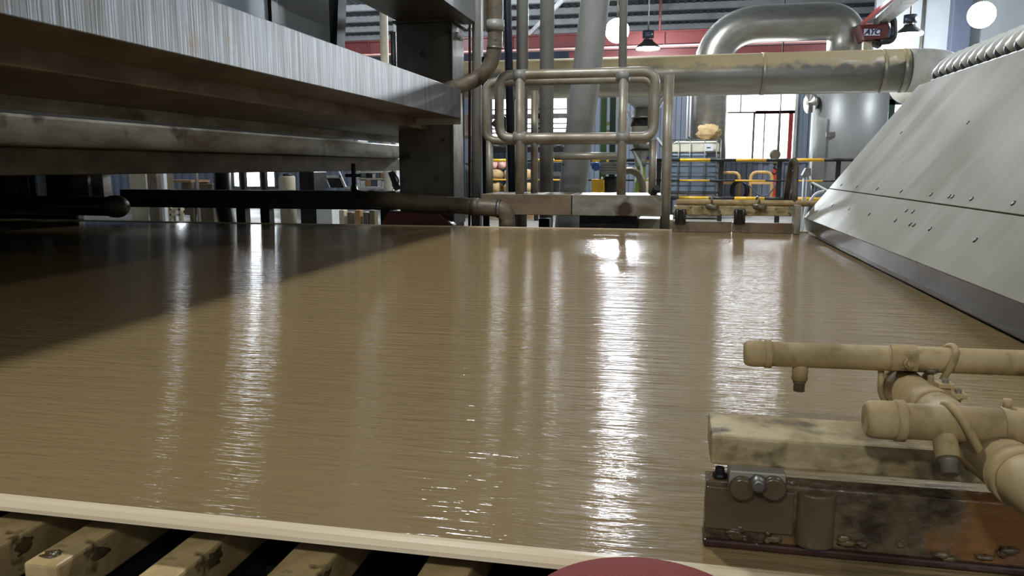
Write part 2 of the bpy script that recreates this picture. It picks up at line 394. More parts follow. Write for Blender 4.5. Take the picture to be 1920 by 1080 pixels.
def window(name, H, frame, bars, y=YB):
    w = bpy.data.objects.new(name, None); col.objects.link(w); w.location = ((H[0] + H[1]) / 2, y, H[2]); struct(w)
    MB().box(H[0] - .02, H[1] + .02, y + .07, y + .09, H[2] - .02, H[3] + .02).build('pane', 'daylight', w)
    for (x0, x1, z0, z1, m) in bars: MB().box(x0, x1, y - .03, y + .05, z0, z1).build('mullion', m, w)
    for (x0, x1, z0, z1) in ((H[0] - .03, H[0] + .02, H[2], H[3]), (H[1] - .02, H[1] + .03, H[2], H[3]), (H[0] - .03, H[1] + .03, H[3] - .03, H[3] + .03), (H[0] - .03, H[1] + .03, H[2] - .03, H[2] + .02)):
        MB().box(x0, x1, y - .04, y + .05, z0, z1).build('frame', frame, w)
    return w
def X(px, y=240): return W(px, y, YB).x
def Z(py, px=1400): return W(px, py, YB).z
zm = Z(211)
window('window_1', H1, 'white_steel', [(H1[0], H1[1], zm - .015, zm + .015, 'steel'), (X(1415), H1[1], zm - .03, zm + .03, 'crane_red'),
    (X(1387) - .012, X(1387) + .012, zm, H1[3], 'steel'), (X(1413) - .02, X(1413) + .02, H1[2], zm, 'steel'), (X(1433) - .012, X(1433) + .012, H1[2], zm, 'steel'),
    (X(1460) - .015, X(1460) + .015, H1[2], zm, 'steel'), (X(1479) - .01, X(1479) + .07, H1[2], zm, 'red_paint')])
window('window_2', H2, 'steel', [(H2[0], H2[1], Z(q, 1000) - d, Z(q, 1000) + d, 'steel') for q, d in ((205, .012), (218, .05), (232, .012), (241, .014), (249, .014))] + [(X(937) - .02, X(937) + .03, Z(205, 940), H2[3], 'crane_red'), (X(1010) - .03, X(1010) + .03, H2[2], H2[3], 'steel')])
window('window_3', H3, 'steel', [(X(q, 340) - .05, X(q, 340) + .05, H3[2], H3[3], 'steel') for q in (453, 492)])
window('window_6', H6, 'steel', [])
window('window_4', H4, 'dark_green', [(X(1670, 215) - .08, X(1670, 215) + .06, H4[2], H4[3], 'dark_green'), (H4[0], H4[1], 2.02, 2.12, 'dark_green')])
window('window_5', H5, 'steel', [])

# ================================================================== HALL BEYOND
# crane runway
t = thing('crane_girder', (-4, 22, 4.1), 'long dusty red crane runway girder under the grey roof', 'girder')
x0, x1 = -14, 4.95
zt, zb = W(1100, 66, 22).z, W(1100, 90, 22).z
MB().box(x0, x1, 21.95, 22.01, zb, zt).build('web', 'crane_red', t)
MB().box(x0, x1, 21.85, 22.15, zb - .04, zb).build('flange', 'crane_pink', t)
MB().box(x0, x1, 21.88, 22.12, zt, zt + .04).build('flange', 'crane_red', t)
MB().box(-3, x1, 22.3, 22.38, zb - .42, zb - .04).build('lower_web', 'crane_red', t)
for k in range(9): MB().box(x0 + 1 + k * 2.1, x0 + 1.03 + k * 2.1, 21.87, 22.13, zb, zt).build('stiffener', 'crane_red', t)
tag(MB().bar(W(978, 80, 22.8), W(1058, -4, 22.8), .16, .1).build('roof_brace', 'white_steel'), 'white slanting roof brace behind the grey pipes above the girder', 'brace')
p = W(1237, 60, 21.8); tag(MB().tube([(p.x, 21.8, ROOF), (p.x, 21.8, zt)], .035, 10).build('hanger_rod', 'crane_red'), 'thin red rod hanging from the roof to the crane girder', 'rod')
p = W(1800, 60, 21.8); tag(MB().box(p.x - .22, p.x + .22, 21.7, 22.0, 0, ROOF).build('wall_column', 'far_wall', bevel=.02), 'blue grey steel column standing against the pale wall', 'column')
p = W(1730, 60, 21.9); tag(MB().tube([(p.x, 21.94, 1.0), (p.x, 21.94, ROOF)], .045, 10).build('wall_conduit', 'steel'), 'thin grey conduit running up the pale wall beside the pendant lamp', 'conduit')

# hoist trolley with lettering
YH = 14.0
t = thing('chain_hoist', W(1644, 75, YH), 'red hoist trolley with white AYC nameplate and black cable loop', 'hoist')
q = [W(1612, 46, YH), W(1668, 44, YH), W(1668, 74, YH), W(1621, 74, YH)]
MB().prism(q, (0, .5, 0)).build('body', 'crane_red', t, bevel=.015)
p = [W(1620, 54, YH - .012), W(1650, 54, YH - .012), W(1650, 66.5, YH - .012), W(1620, 66.5, YH - .012)]
np_ = MB().prism(p, (0, .01, 0)).build('nameplate', 'logo_white', t)
cu = bpy.data.curves.new('t', 'FONT'); cu.body = 'AYC'; cu.size = .125; cu.shear = .35; cu.extrude = .002; cu.offset = .0035; cu.align_x = 'CENTER'; cu.align_y = 'CENTER'; cu.space_character = .9
to = bpy.data.objects.new('t', cu); col.objects.link(to)
bpy.context.view_layer.update(); me = bpy.data.meshes.new_from_object(to.evaluated_get(bpy.context.evaluated_depsgraph_get()))
bpy.data.objects.remove(to); me.materials.clear(); me.materials.append(MATS['logo_navy'])
lo = bpy.data.objects.new('lettering', me); col.objects.link(lo); lo.parent = np_
pc = (p[0] + p[2]) / 2; lo.location = pc - t.location + Vector((0, -.004, 0)); lo.rotation_euler = (R(90), 0, 0)
MB().box(W(1648, 40, YH).x, W(1668, 40, YH).x, YH + .05, YH + .4, W(1650, 45, YH).z, W(1650, 28, YH).z).build('motor', 'steel', t, bevel=.02)
MB().lathe(W(1663, 33, YH + .2) , (1, 0, 0), [(0, .07), (.03, .09), (.09, .09), (.12, .06)], 20).build('motor_cap', 'white_steel', t)
MB().tube(fillet([W(1664, 20, YH), W(1676, 36, YH), W(1677, 66, YH), W(1670, 77, YH), W(1650, 78, YH)], .15, 5), .05, 10).build('cable_loop', 'black', t)
MB().prism([W(1668, 48, YH), W(1673, 62, YH), W(1670, 75, YH), W(1661, 75, YH), W(1666, 60, YH)], (0, .05, 0)).build('cover_strip', 'tote_plastic', t)
MB().prism([W(1640, 76, YH), W(1660, 76, YH), W(1651, 88, YH), W(1641, 84, YH)], (0, .2, 0)).build('chain_bag', 'black', t)
MB().box(W(1623, 80, YH).x, W(1639, 80, YH).x, YH + .15, YH + .3, W(1630, 105, YH).z, W(1630, 75, YH).z).build('hanger', 'cream', t)
tag(MB().bar(W(1618, 44, YH - .3) , W(1682, -10, 9.5), .05, .05).build('red_cable_track', 'red_paint'), 'red slanting cable track rising from the red hoist', 'cable track')
tag(MB().bar(W(1652, 40, YH + .6), W(1712, -10, 11), .16, .12).build('crane_bridge', 'pipe_grey'), 'pale crane bridge beam slanting up from the hoist', 'beam')

# hook block with sling in front of the bright window
YK = 15.5
t = thing('crane_hook', W(1455, 320, YK), 'dusty crane hook block with red sling hanging before the bright window', 'hook')
c = W(1453, 290, YK)
MB().lathe(c + Vector((0, -.06, 0)), (0, 1, 0), [(0, .05), (.0, .085), (.03, .1), (.09, .1), (.12, .085), (.12, .05)], 20).build('pulley_block', 'beige_steel', t)
MB().box(c.x - .06, c.x + .06, YK - .05, YK + .05, c.z - .17, c.z - .03).build('side_plate', 'beige_steel', t, bevel=.01)
hz = c.z - .2
MB().tube([c + Vector((.0, 0, -.17)), c + Vector((0, 0, -.26))] + [Vector((c.x + .05 * math.sin(g), YK, c.z - .31 + .05 * math.cos(g))) for g in [R(v) for v in range(0, 275, 25)]], .018, 10).build('hook', 'black', t)
MB().bar(W(1452, 316, YK), W(1455, 340, YK), .07, .02, (0, 1, 0)).build('sling', 'red_sling', t)
MB().bar(W(1455, 338, YK), W(1450, 374, YK), .05, .02, (0, 1, 0)).build('sling', 'red_sling', t)
MB().tube([W(1460, 292, YK), (W(1459, 200, YK).x, YK, ROOF - .1)], .012, 6).build('wire_rope', 'black', t)

# ================================================================== DUCTS
YD = 8.6
zc = (W(1300, 103, YD).z + W(1300, 180, YD).z) / 2; rd = (W(1300, 103, YD).z - W(1300, 180, YD).z) / 2
xa, xe = -4.2, W(1698, 140, YD).x
t = thing('dusty_duct', (-1, YD, zc - rd), 'long stainless duct with dust on top and a white insulated bend', 'duct')
MB().tube([(xa, YD, zc), (xe, YD, zc)], rd, 48).build('duct_barrel', 'duct', t)
for px in (1430, 1652, 1690): 
    q = W(px, 140, YD).x; MB().tube([(q - .02, YD, zc), (q + .02, YD, zc)], rd * 1.02, 48).build('seam_band', 'duct', t)
bend = [Vector((xe + .45 * math.sin(R(g)), YD + .45 * (1 - math.cos(R(g))), zc)) for g in range(0, 91, 10)] + [Vector((xe + .45, YD + 1.6, zc))]
MB().tube(bend, rd * 1.01, 40).build('insulated_bend', 'insulation', t)
for px in (955,):
    q = W(px, 140, YD).x; MB().box(q - .05, q + .05, YD + .05, YD + .15, 0, zc - rd + .03).build('leg', 'pipe_grey', t)

YU = 14.9
r = size(31, YU)
xl, xq = W(1333, 140, YU).x, W(1588, 60, YU).x; zt = W(1465, 43, YU).z
tag(MB().tube(fillet([(xl, YU, 0), (xl, YU, zt), (xq, YU, zt), (xq, YU, 2.6)], .88, 14), r, 40).build('overhead_u_pipe', 'stainless'), 'large stainless pipe arching in an upside down U above the dusty duct', 'pipe')
xt = W(1590, 250, YU).x; rt = size(61, YU)
t = thing('separator_tank', (xt, YU, 0), 'upright stainless tank with conical bottom below the arching pipe', 'tank')
zcone = W(1530, 338, YU).z
MB().lathe((xt, YU, 0), (0, 0, 1), [(zcone - .45, .08), (zcone, rt), (2.36, rt), (2.5, r * 1.02), (2.6, r * 1.02)], 48).build('shell', 'tank_steel', t)
for g in (30, 150, 270):
    MB().tube([(xt + rt * .93 * math.cos(R(g)), YU + rt * .93 * math.sin(R(g)), 0), (xt + rt * .93 * math.cos(R(g)), YU + rt * .93 * math.sin(R(g)), zcone + .1)], .03, 10).build('leg', 'steel', t)
MB().ring((xt, YU, 2.34), (0, 0, 1), rt, .02, 40).build('rim', 'tank_steel', t)
d = Vector((-.93, -.37, 0)).normalized(); c = Vector((xt, YU, W(1520, 195, YU).z)) + d * (rt - .05)
MB().lathe(c, d, [(0, .1), (.14, .1), (.14, .17), (.18, .185), (.21, .185), (.21, .04), (.24, .04)], 24).build('nozzle_flange', 'stainless', t)
q = W(1558, 252, YU - rt * .9); yq = YU - math.sqrt(rt * rt - (q.x + .07 - xt) ** 2); MB().box(q.x - .07, q.x + .07, yq - .008, yq + .07, q.z - .04, q.z + .04).build('rating_plate', 'steel', t)
q = W(1518, 230, YU - .3); tag(MB().tube(fillet([(q.x, YU - rt - .06, 1.9), (q.x, YU - rt - .06, W(1518, 340, YU - rt - .06).z), W(1560, 362, YU - rt - .06), W(1575, 374, YU - rt - .06), (W(1575, 374, YU - rt - .06).x, YU - rt - .06, 0)], .08), .02, 10).build('drain_pipe', 'white_steel'), 'slim white pipe running down beside the upright tank', 'pipe')
q = W(1520, 195, YU - rt - .06)

# ================================================================== FAR FLOOR: barrier, tote, frames
YR = 12.5
xb0, xb1 = W(880, 300, YR).x, W(1600, 300, YR).x
t = thing('safety_barrier', ((xb0 + xb1) / 2, YR, 0), 'black and yellow striped safety railing on the hall floor', 'railing')
for zz, rr in ((W(1460, 300, YR).z, .025), (W(1460, 339, YR).z, .013), (W(1460, 373, YR).z, .03)):
    x = xb0; edges = [W(px, 300, YR).x for px in (905, 950, 1000, 1060, 1110, 1150, 1190, 1220, 1275, 1332, 1380, 1437, 1490, 1545, 1600)]
    es = [xb0] + edges; 
    for k in range(len(es) - 1):
        m = 'yellow_paint' if k in (1, 3, 5, 7, 9, 11, 13) else 'black'
        MB().tube([(es[k], YR, zz), (es[k + 1], YR, zz)], rr, 12).build('rail_band', m, t)
for px in (1128, 1352, 1461, 1571, 1005, 1235, 895):
    q = W(px, 330, YR); MB().box(q.x - .035, q.x + .035, YR + .0, YR + .06, 0, W(px, 300, YR).z).build('post', 'black', t, bevel=.006)

YI = 13.4
x0, x1 = W(1250, 300, YI).x, W(1352, 300, YI).x; zt = W(1300, 262, YI).z
t = thing('liquid_tote', ((x0 + x1) / 2, YI + .5, 0), 'grey caged plastic liquid tote with a cream top behind the railing', 'tote')
zs = W(1300, 286, YI).z; zp = W(1300, 364, YI).z
MB().box(x0 + .03, x1 - .03, YI + .03, YI + 1.0, zp, zs).build('container', 'tote_plastic', t, bevel=.05)
MB().prism([(x0 + .03, YI + .03, zs), (x1 - .03, YI + .03, zs), (x1 - .03, YI + .03, zt - .08), (x1 - .09, YI + .03, zt - .02), (x0 + .15, YI + .03, zt - .02), (x0 + .03, YI + .03, zt - .1)], (0, .97, 0)).build('container_top', 'tote_top', t, bevel=.02)
for k, py in enumerate((262, 286, 305, 324, 341, 362)):
    zz = W(1300, py, YI).z
    MB().tube([(x0, YI + 1.02, zz), (x0, YI, zz), (x1, YI, zz), (x1, YI + 1.02, zz)], .012, 8).build('cage_bar', 'steel', t)
for px in (1256, 1271, 1292, 1320, 1342, 1350):
    q = W(px, 320, YI).x; MB().tube([(q, YI - .015, zp - .02), (q, YI - .015, zt)], .009, 8).build('cage_bar', 'steel', t)
for zz0 in ((.02, .06), (zp - .06, zp)): MB().box(x0, x1, YI, YI + 1.0, zz0[0], zz0[1]).build('pallet_deck', 'steel', t)
for xx in (x0 + .06, (x0 + x1) / 2, x1 - .06): MB().box(xx - .06, xx + .06, YI, YI + 1.0, .06, zp - .06).build('pallet_foot', 'black', t)
q = W(1329, 276, YI - .02); lb = MB().box(q.x - .07, q.x + .07, YI - .025, YI - .018, q.z - .06, q.z + .06).build('label_plate', 'white_steel', t)
MB().box(q.x - .035, q.x + .03, YI - .028, YI - .025, q.z - .015, q.z + .0).build('print_strip', 'logo_navy', lb)
q = W(1330, 254, YI); b = MB().blob((q.x, YI + .35, zt + .135), .19, .2, .12, 16, 11, .2, 3); tag(b.build('crumpled_sack', 'sack'), 'crumpled tan sack lying on top of the caged tote', 'sack')
q = W(1292, 258, YI); tag(MB().lathe((q.x, YI + .3, zt - .02), (0, 0, 1), [(0, .05), (.05, .05), (.05, .02), (.08, .02)], 14).build('tote_cap', 'dark_green'), 'small dark green cap on the tote beside the sack', 'cap')
for q0 in (1288, 1294):
    q = W(q0, 240, YI + .3); tag(MB().tube([(q.x, YI + .55, zt), (q.x, YI + .55, 2.3)], .014, 8).build('dosing_pipe', 'white_steel'), 'thin white dosing pipe rising out of the tote top', 'pipe', 'pair of dosing pipes on the tote')

def hoop(x0p, x1p, yt, Y, label):
    a, b = W(x0p, yt, Y), W(x1p, yt, Y)
    t = thing('yellow_guard_frame', ((a.x + b.x) / 2, Y, 0), label, 'guard frame', 'yellow guard frames at the wall')
    MB().tube(fillet([(a.x, Y, 0), (a.x, Y, a.z), (b.x, Y, a.z), (b.x, Y, 0)], .12), .028, 12).build('hoop', 'pale_yellow', t)
    zz = W(x0p, 341, Y).z; MB().box(a.x, b.x, Y - .02, Y + .02, zz - .04, zz + .03).build('crossbar', 'pale_yellow', t)
    return t
hoop(1348, 1387, 324, 14.6, 'pale yellow guard frame beside the tote with a hose coil')
hoop(1408, 1448, 323, 14.6, 'pale yellow guard frame beside the red sling')
t = thing('hose_coil', W(1386, 370, 14.4), 'grey hose coil hung on the yellow guard frame', 'hose')
for k in range(5):
    c = W(1384 + k * 1.5, 357 + (k % 2) * 1.5, 14.56 - k * .022); MB().tube([c + Vector((.13 * math.cos(g), 0, .17 * math.sin(g))) for g in [2 * math.pi * i / 22 for i in range(22)]], .013, 8, closed=True).build('hose_turn', 'hose_blue' if k % 2 else 'black', t)
tag(MB().tube(fillet([W(1392, 342, 14.4), W(1405, 348, 14.4), W(1422, 367, 14.4), W(1438, 368, 14.4), W(1452, 352, 14.4), W(1456, 342, 14.4)], .3, 6), .013, 8).build('slack_cable', 'hose_blue'), 'slack grey cable sagging between the yellow frame and the hook', 'cable')
q = W(1514, 322, 11.6)
t = thing('control_pedestal', (q.x, 11.6, 0), 'small grey control box on twin white posts beside the tank', 'pedestal')
MB().prism([W(1503, 330, 11.6), W(1521, 330, 11.6), W(1521, 315, 11.6), W(1511, 315, 11.6)], (0, .12, 0)).build('control_box', 'steel', t, bevel=.01)
for px in (1507, 1512): u = W(px, 330, 11.66); MB().tube([(u.x, 11.66, 0), u], .012, 8).build('post', 'white_steel', t)
tag(MB().tube(fillet([(W(1505, 395, 11).x, 11, 0), W(1512, 385, 11), W(1530, 362, 11), W(1545, 358, 11)], .1), .018, 10).build('bent_tube', 'white_steel'), 'short white bent tube beside the inclined plate', 'tube')

# sacks behind the pipes
spots = [(px, py, 13.2) for py in (376, 352, 328) for px in (902, 930, 958, 986)]
for k, (px, py, Y) in enumerate(spots):
    q = W(px, py, Y); tag(MB().blob(q, .118, .25, .098, 16, 10, .06, k).build('sack', 'sack', sub=1), 'lumpy tan sack in the ' + ('bottom', 'middle', 'top')[k // 4] + ' layer of the pile behind the pipes', 'sack', 'pile of tan sacks')
for k, (px, py) in enumerate(((942, 309), (959, 309), (925, 309))):
    q = W(px, py, 13.3); tag(MB().blob(q, .07, .12, .075, 12, 8, .1, k + 40).build('printed_bag', 'pink_sack'), 'small pink and white printed bag on top of the tan sacks', 'bag', 'pink bags on the sack pile')
t = thing('pallet_platform', W(950, 392, 13.3), 'low timber platform carrying the tan sacks', 'platform')
a, b = W(885, 387, 13.2), W(1005, 387, 13.2)
MB().box(a.x, b.x, 12.9, 13.7, .0, W(950, 387, 13.2).z).build('deck', 'cardboard', t)

# process unit with green frame between the pipes and the guard rail
t = thing('green_frame', W(1140, 380, 11), 'dark green steel frame standing behind the leaning grey pipe', 'frame')
for px in (1131, 1148): q = W(px, 300, 11).x; MB().box(q - .04, q + .04, 10.95, 11.05, 0, W(px, 170, 11).z).build('post', 'green_paint' if px < 1140 else 'dark_green', t)
for py in (247, 232): a, b = W(1126, py, 11), W(1152, py, 11); MB().box(a.x, b.x, 10.97, 11.03, a.z - .025, a.z + .025).build('crossbar', 'cream', t)
t = thing('dosing_pump', W(1135, 385, 10.6), 'grey finned pump motor with yellow base below the green frame', 'pump')
for k in range(4):
    a, b = W(1126, 306 + k * 5, 10.6), W(1158, 306 + k * 5, 10.6); MB().box(a.x, b.x, 10.5, 10.8, a.z - .022, a.z + .008).build('fin', 'steel', t)
a, b = W(1129, 327, 10.6), W(1156, 304, 10.6); MB().box(a.x, b.x, 10.54, 10.76, a.z, b.z).build('motor_body', 'pipe_grey', t)
q = W(1144, 345, 10.6); MB().lathe((q.x, 10.65, 0), (0, 0, 1), [(0, .1), (q.z - .05, .1), (q.z, .15), (q.z + .1, .12)], 20).build('pump_body', 'machine_dark', t)
q = W(1122, 352, 10.5); MB().box(q.x - .09, q.x + .08, 10.45, 10.6, W(1122, 362, 10.5).z, W(1122, 336, 10.5).z).build('yellow_cover', 'yellow_paint', t, bevel=.02)
q = W(1118, 312, 10.5); MB().lathe((q.x, 10.5, q.z), (0, -1, 0), [(0, .06), (.05, .06), (.06, .04)], 16).build('blue_cap', 'blue_paint', t)
t = thing('dust_filter', W(1203, 385, 12.0), 'clamped silver filter column narrowing onto a lime green stand', 'filter')
def zz(py, Y=12.): return W(1203, py, Y).z
xc = W(1203, 250, 12.).x
MB().lathe((xc, 12., 0), (0, 0, 1), [(zz(203), .12), (zz(198), .15), (zz(180), .36), (zz(178), .36)], 28).build('hopper', 'tank_steel', t)
MB().lathe((xc, 12., 0), (0, 0, 1), [(zz(255), .15), (zz(222), .15), (zz(220), .17), (zz(218), .15), (zz(203), .13)], 28).build('canister', 'stainless', t)
MB().lathe((xc, 12., 0), (0, 0, 1), [(zz(237), .17), (zz(222), .17)], 28).build('dark_band', 'machine_dark', t)
MB().lathe((xc, 12., 0), (0, 0, 1), [(zz(283), .17), (zz(279), .17)], 28).build('flange', 'machine_dark', t)
MB().lathe((xc, 12., 0), (0, 0, 1), [(zz(312), .08), (zz(296), .09), (zz(282), .15), (zz(255), .15)], 28).build('cone', 'steel', t)
MB().lathe((xc, 12., 0), (0, 0, 1), [(0, .1), (zz(312), .075)], 20).build('stand', 'lime_paint', t)
for sx in (-1, 1): MB().tube([(xc + sx * .36, 11.9, zz(178)), (xc + sx * .15, 11.85, zz(225)), (xc + sx * .2, 11.85, zz(250))], .02, 8).build('strut', 'white_steel', t)
tag(MB().tube(fillet([W(1181, 262, 11.9), W(1192, 290, 11.9), W(1203, 312, 11.9), W(1203, 330, 11.93)], .3), .02, 8).build('air_hose', 'white_steel'), 'slender white hose slanting past the silver filter', 'hose')
tag(MB().bar(W(1232, 258, 15.97), W(1247, 278, 15.97), .02, .04).build('stay_bar', 'white_steel'), 'short white stay bar before the blue grey cladding', 'bar')
tag(MB().prism([W(1208, 300, 12.3), W(1218, 300, 12.3), W(1216, 286, 12.3), W(1212, 284, 12.3)], (0, .1, 0)).build('blue_bottle', 'blue_paint', bevel=.02), 'small blue container beside the lime green stand', 'container')
c = W(1180, 352, 10.2); tag(MB().tube([(c.x + .17, 10.2, 0)] + [c + Vector((.17 * math.cos(g), 0, .22 * math.sin(g))) for g in [R(v) for v in range(0, 130, 10)]], .045, 12).build('pump_bend', 'beige_steel'), 'brown curved pipe bend beside the lime green stand', 'pipe')
q = W(1230, 330, 15); tag(MB().lathe((q.x, 15, 0), (0, 0, 1), [(0, .2), (.6, .2), (.72, .12), (.8, .1)], 20).build('cream_drum', 'cream'), 'cream drum standing before the blue grey cladding beside the tote', 'drum')

# grey benches and racks below window_2
t = thing('work_bench', W(985, 300, 15.2), 'dark grey bench with lined up goods under the striped window', 'bench')
a, b = W(905, 262, 15.2), W(1075, 300, 15.2)
MB().box(a.x, b.x, 15.0, 15.6, W(985, 285, 15.2).z, W(985, 276, 15.2).z).build('top', 'machine_dark', t)
for px in (910, 975, 1070): q = W(px, 300, 15.2).x; MB().box(q - .04, q + .04, 15.0, 15.5, 0, W(985, 285, 15.2).z).build('leg', 'machine_dark', t)
MB().box(a.x, b.x, 15.1, 15.5, W(985, 330, 15.2).z, W(985, 322, 15.2).z).build('shelf', 'steel', t)
for k, px in enumerate((908, 929, 950, 1046, 1069)):
    q = W(px, 276, 15.2); tag(MB().blob((q.x, 15.25, q.z + .08), .1, .1, .07, 12, 8, .1, k).build('wrapped_bundle', 'white_steel'), 'white wrapped bundle lying on the dark grey bench', 'bundle', 'bundles on the dark bench')
tag(MB().bar(W(930, 222, 15.4), W(975, 262, 15.4), .1, .3).build('slanted_chute', 'machine_dark'), 'dark slanted conveyor chute before the striped window', 'chute')
tag(MB().bar(W(1058, 305, 6.75), W(1085, 325, 6.75), .05, .05).build('dark_strut', 'machine_dark'), 'dark slanting strut beside the leaning grey pipe', 'strut')

# ================================================================== LAMPS
LABELS = ['bright high bay lamp glaring behind the leaning grey pipe', 'high bay lamp over the far side of the machine', 'high bay lamp hanging over the wire', 'high bay lamp behind the operator side',
          'high bay lamp over the headbox', 'high bay lamp behind the headbox operator side', 'bright high bay lamp glaring in front of the pale wall', 'high bay lamp beyond the headbox', 'high bay lamp right of the headbox',
          'high bay lamp in the hall beyond the steel beams', 'pendant lamp with dark cap before the red crane girder', 'pendant lamp with dark cap before the pale wall beside the hoist']
for (x, y, z, f), lb in zip(LAMPS, LABELS):
    t = thing('pendant_lamp', (x, y, z), lb, 'lamp', 'high bay lamps of the hall')
    rr = .3; tilt = f > 1.2              # two lamps are swung to shine onto the machine
    o = Vector((x, y, z)); ax = (-(Vector((-.3, 2.5, .6)) - o).normalized() if tilt else Vector((0, 0, 1)))
    MB().lathe(o, ax, [(0, rr), (.02, rr), (.05, rr * .9), (.16, rr * .45), (.2, rr * .4)], 28).build('shade', 'machine_dark', t)
    MB().lathe(o, ax, [(.24, rr * .48), (.42, rr * .48)], 20).build('driver_cap', 'navy', t)
    MB().lathe(o, ax, [(.2, rr * .25), (.24, rr * .25)], 16).build('neck', 'steel', t)
    MB().lathe(o, ax, [(-.035, rr * .8), (-.03, rr * .98), (-.002, rr * .98)], 28).build('lens', 'lamp_glow', t)
    e = o + ax * .4
    MB().tube([e, (e.x, e.y, ROOF)], .02, 8).build('rod', 'steel', t)
    open_ = y > 17 and not tilt          # open reflectors of the far bay also light the roof
    ld = bpy.data.lights.new('bulb', 'POINT' if open_ else 'AREA')
    if open_: ld.shadow_soft_size = .12
    else: ld.shape = 'DISK'; ld.size = .5
    ld.energy = LAMP_W * f; ld.color = (.87, .93, 1.0)
    lo = bpy.data.objects.new('bulb', ld); col.objects.link(lo); lo.parent = t; lo.location = -ax * (.3 if open_ else .05)
    lo.rotation_mode = 'QUATERNION'; lo.rotation_quaternion = ax.to_track_quat('Z', 'Y')

# ================================================================== WIRE AND PULP
t = thing('forming_wire', (-3, (YN + YF) / 2, ZW - .02), 'wide wire belt covered with wet flowing tan pulp', 'wire belt')
mb = MB(); mb.quad((-6.58, YN + .012, ZW), (1.25, YN + .012, ZW), (1.25, YF, ZW), (-6.58, YF, ZW))
mb.build('pulp_layer', 'pulp', t)
prof = [(YN + .013, ZW + .0002), (YN + .005, ZW + .0008), (YN - .004, ZW - .0005), (YN - .011, ZW - .005), (YN - .012, ZW - .010), (YN - .006, ZW - .013), (YN + .02, ZW - .013)]
mb = MB()
for (y0, z0), (y1, z1) in zip(prof, prof[1:]): mb.quad((-6.58, y0, z0), (1.25, y0, z0), (1.25, y1, z1), (-6.58, y1, z1)); mb.sm[-1] = True
mb.build('wire_edge', 'wire_edge', t)
MB().box(-6.58, 1.25, YN + .02, YF - .01, ZW - .02, ZW - .008).build('belt', 'machine_dark', t)
MB().box(-6.58, 1.25, YF - .004, YF + .012, ZW - .02, ZW + .006).build('wire_edge', 'wire_edge', t)

# foil bars reaching out under the wire
BARS = [(-.875, -.805), (-.745, -.698), (-.592, -.545), (-.447, -.388), (-.277, -.218), (-.12, -.06), (.03, .09)]
for k, (x0, x1) in enumerate(BARS):
    lab = 'muddy wooden foil bar reaching out from under the wire edge' if k else 'thick mud caked foil bar beside the row of slimmer bars'
    t = thing('foil_bar', ((x0 + x1) / 2, 1.2, .30), lab, 'bar', 'foil bars under the wire')
    MB().box(x0, x1, .722, 2.2, ZW - .045 - .055, ZW - .045).build('blade', 'foil', t, bevel=.004)
    MB().box(x0 + .016, x1 - .016, .76, 2.2, ZW - .19, ZW - .1).build('web', 'black', t)  # web coloured black to deepen the shade between the bars
    MB().blob((x1 - .004, .785 + .01 * (k % 3), ZW - .062), .005, .022, .014, 14, 10, .18, k).build('mud_lump', 'mud', t)
    if k % 2 == 1: MB().blob(((x0 + x1) / 2 - .004, .745, ZW - .045), .012, .008, .004, 10, 7, .3, k).build('mud_lump', 'mud', t)
tag(MB().box(-6.58, 1.2, 2.1, 2.25, -1.0, .259).build('foil_carrier', 'machine_dark'), 'dark carrier beam under the wire holding the foil bars', 'beam')

# ================================================================== HEADBOX
XL, XT = .84, 1.405
def HB(u, y, off=0.):      # point on the sloping plate: u = 0 at the lip, 1 at the top
    a = Vector((.80, 0, .557)); b = Vector((XT, 0, 1.352)); p = a.lerp(b, u); n = Vector((-(b - a).z, 0, (b - a).x)).normalized()
    return Vector((p.x, y, p.z)) + n * off
YA, YE = .95, 5.12
us = .228
t = thing('headbox', (1.1, 3, .45), 'inclined beige steel headbox front with dark lip above the pulp', 'headbox')
def plate(u0, u1, name):
    mb = MB(); mb.hexa([HB(u0, YA, -.02), HB(u0, YE, -.02), HB(u1, YE, -.02), HB(u1, YA, -.02), HB(u0, YA), HB(u0, YE), HB(u1, YE), HB(u1, YA)])
    return mb.build(name, 'plate', t, bevel=.002)
pl = plate(0, us - .0022, 'lower_plate'); pu = plate(us + .0022, 1, 'upper_plate')
MB().hexa([HB(-.0, YA, -.05), HB(0, YE, -.05), HB(1, YE, -.05), HB(1, YA, -.05), HB(0, YA, -.021), HB(0, YE, -.021), HB(1, YE, -.021), HB(1, YA, -.021)]).build('backing', 'lip_dark', t)
MB().prism([(.803, YA, .556), (.818, YA, .480), (.9, YA, .480), (.9, YA, .58), (.835, YA, .585)], (0, YE - YA, 0)).build('lip', 'lip_steel', t)
MB().prism([(.829, YA, .477), (.836, YA, .455), (.95, YA, .455), (.95, YA, .477)], (0, YE - YA, 0)).build('slice_blade', 'lip_dark', t)
MB().prism([(XT + .0, YA, 1.345), (XT + .9, YA, 1.345), (XT + .9, YA, .475), (.95, YA, .475), (.95, YA, .56)], (0, YE - YA - .01, 0)).build('body', 'plate', t)
MB().box(1.4, 2.3, YA, YE - .02, -1.0, .475).build('pedestal', 'machine_dark', t)
rnd = random.Random(3)
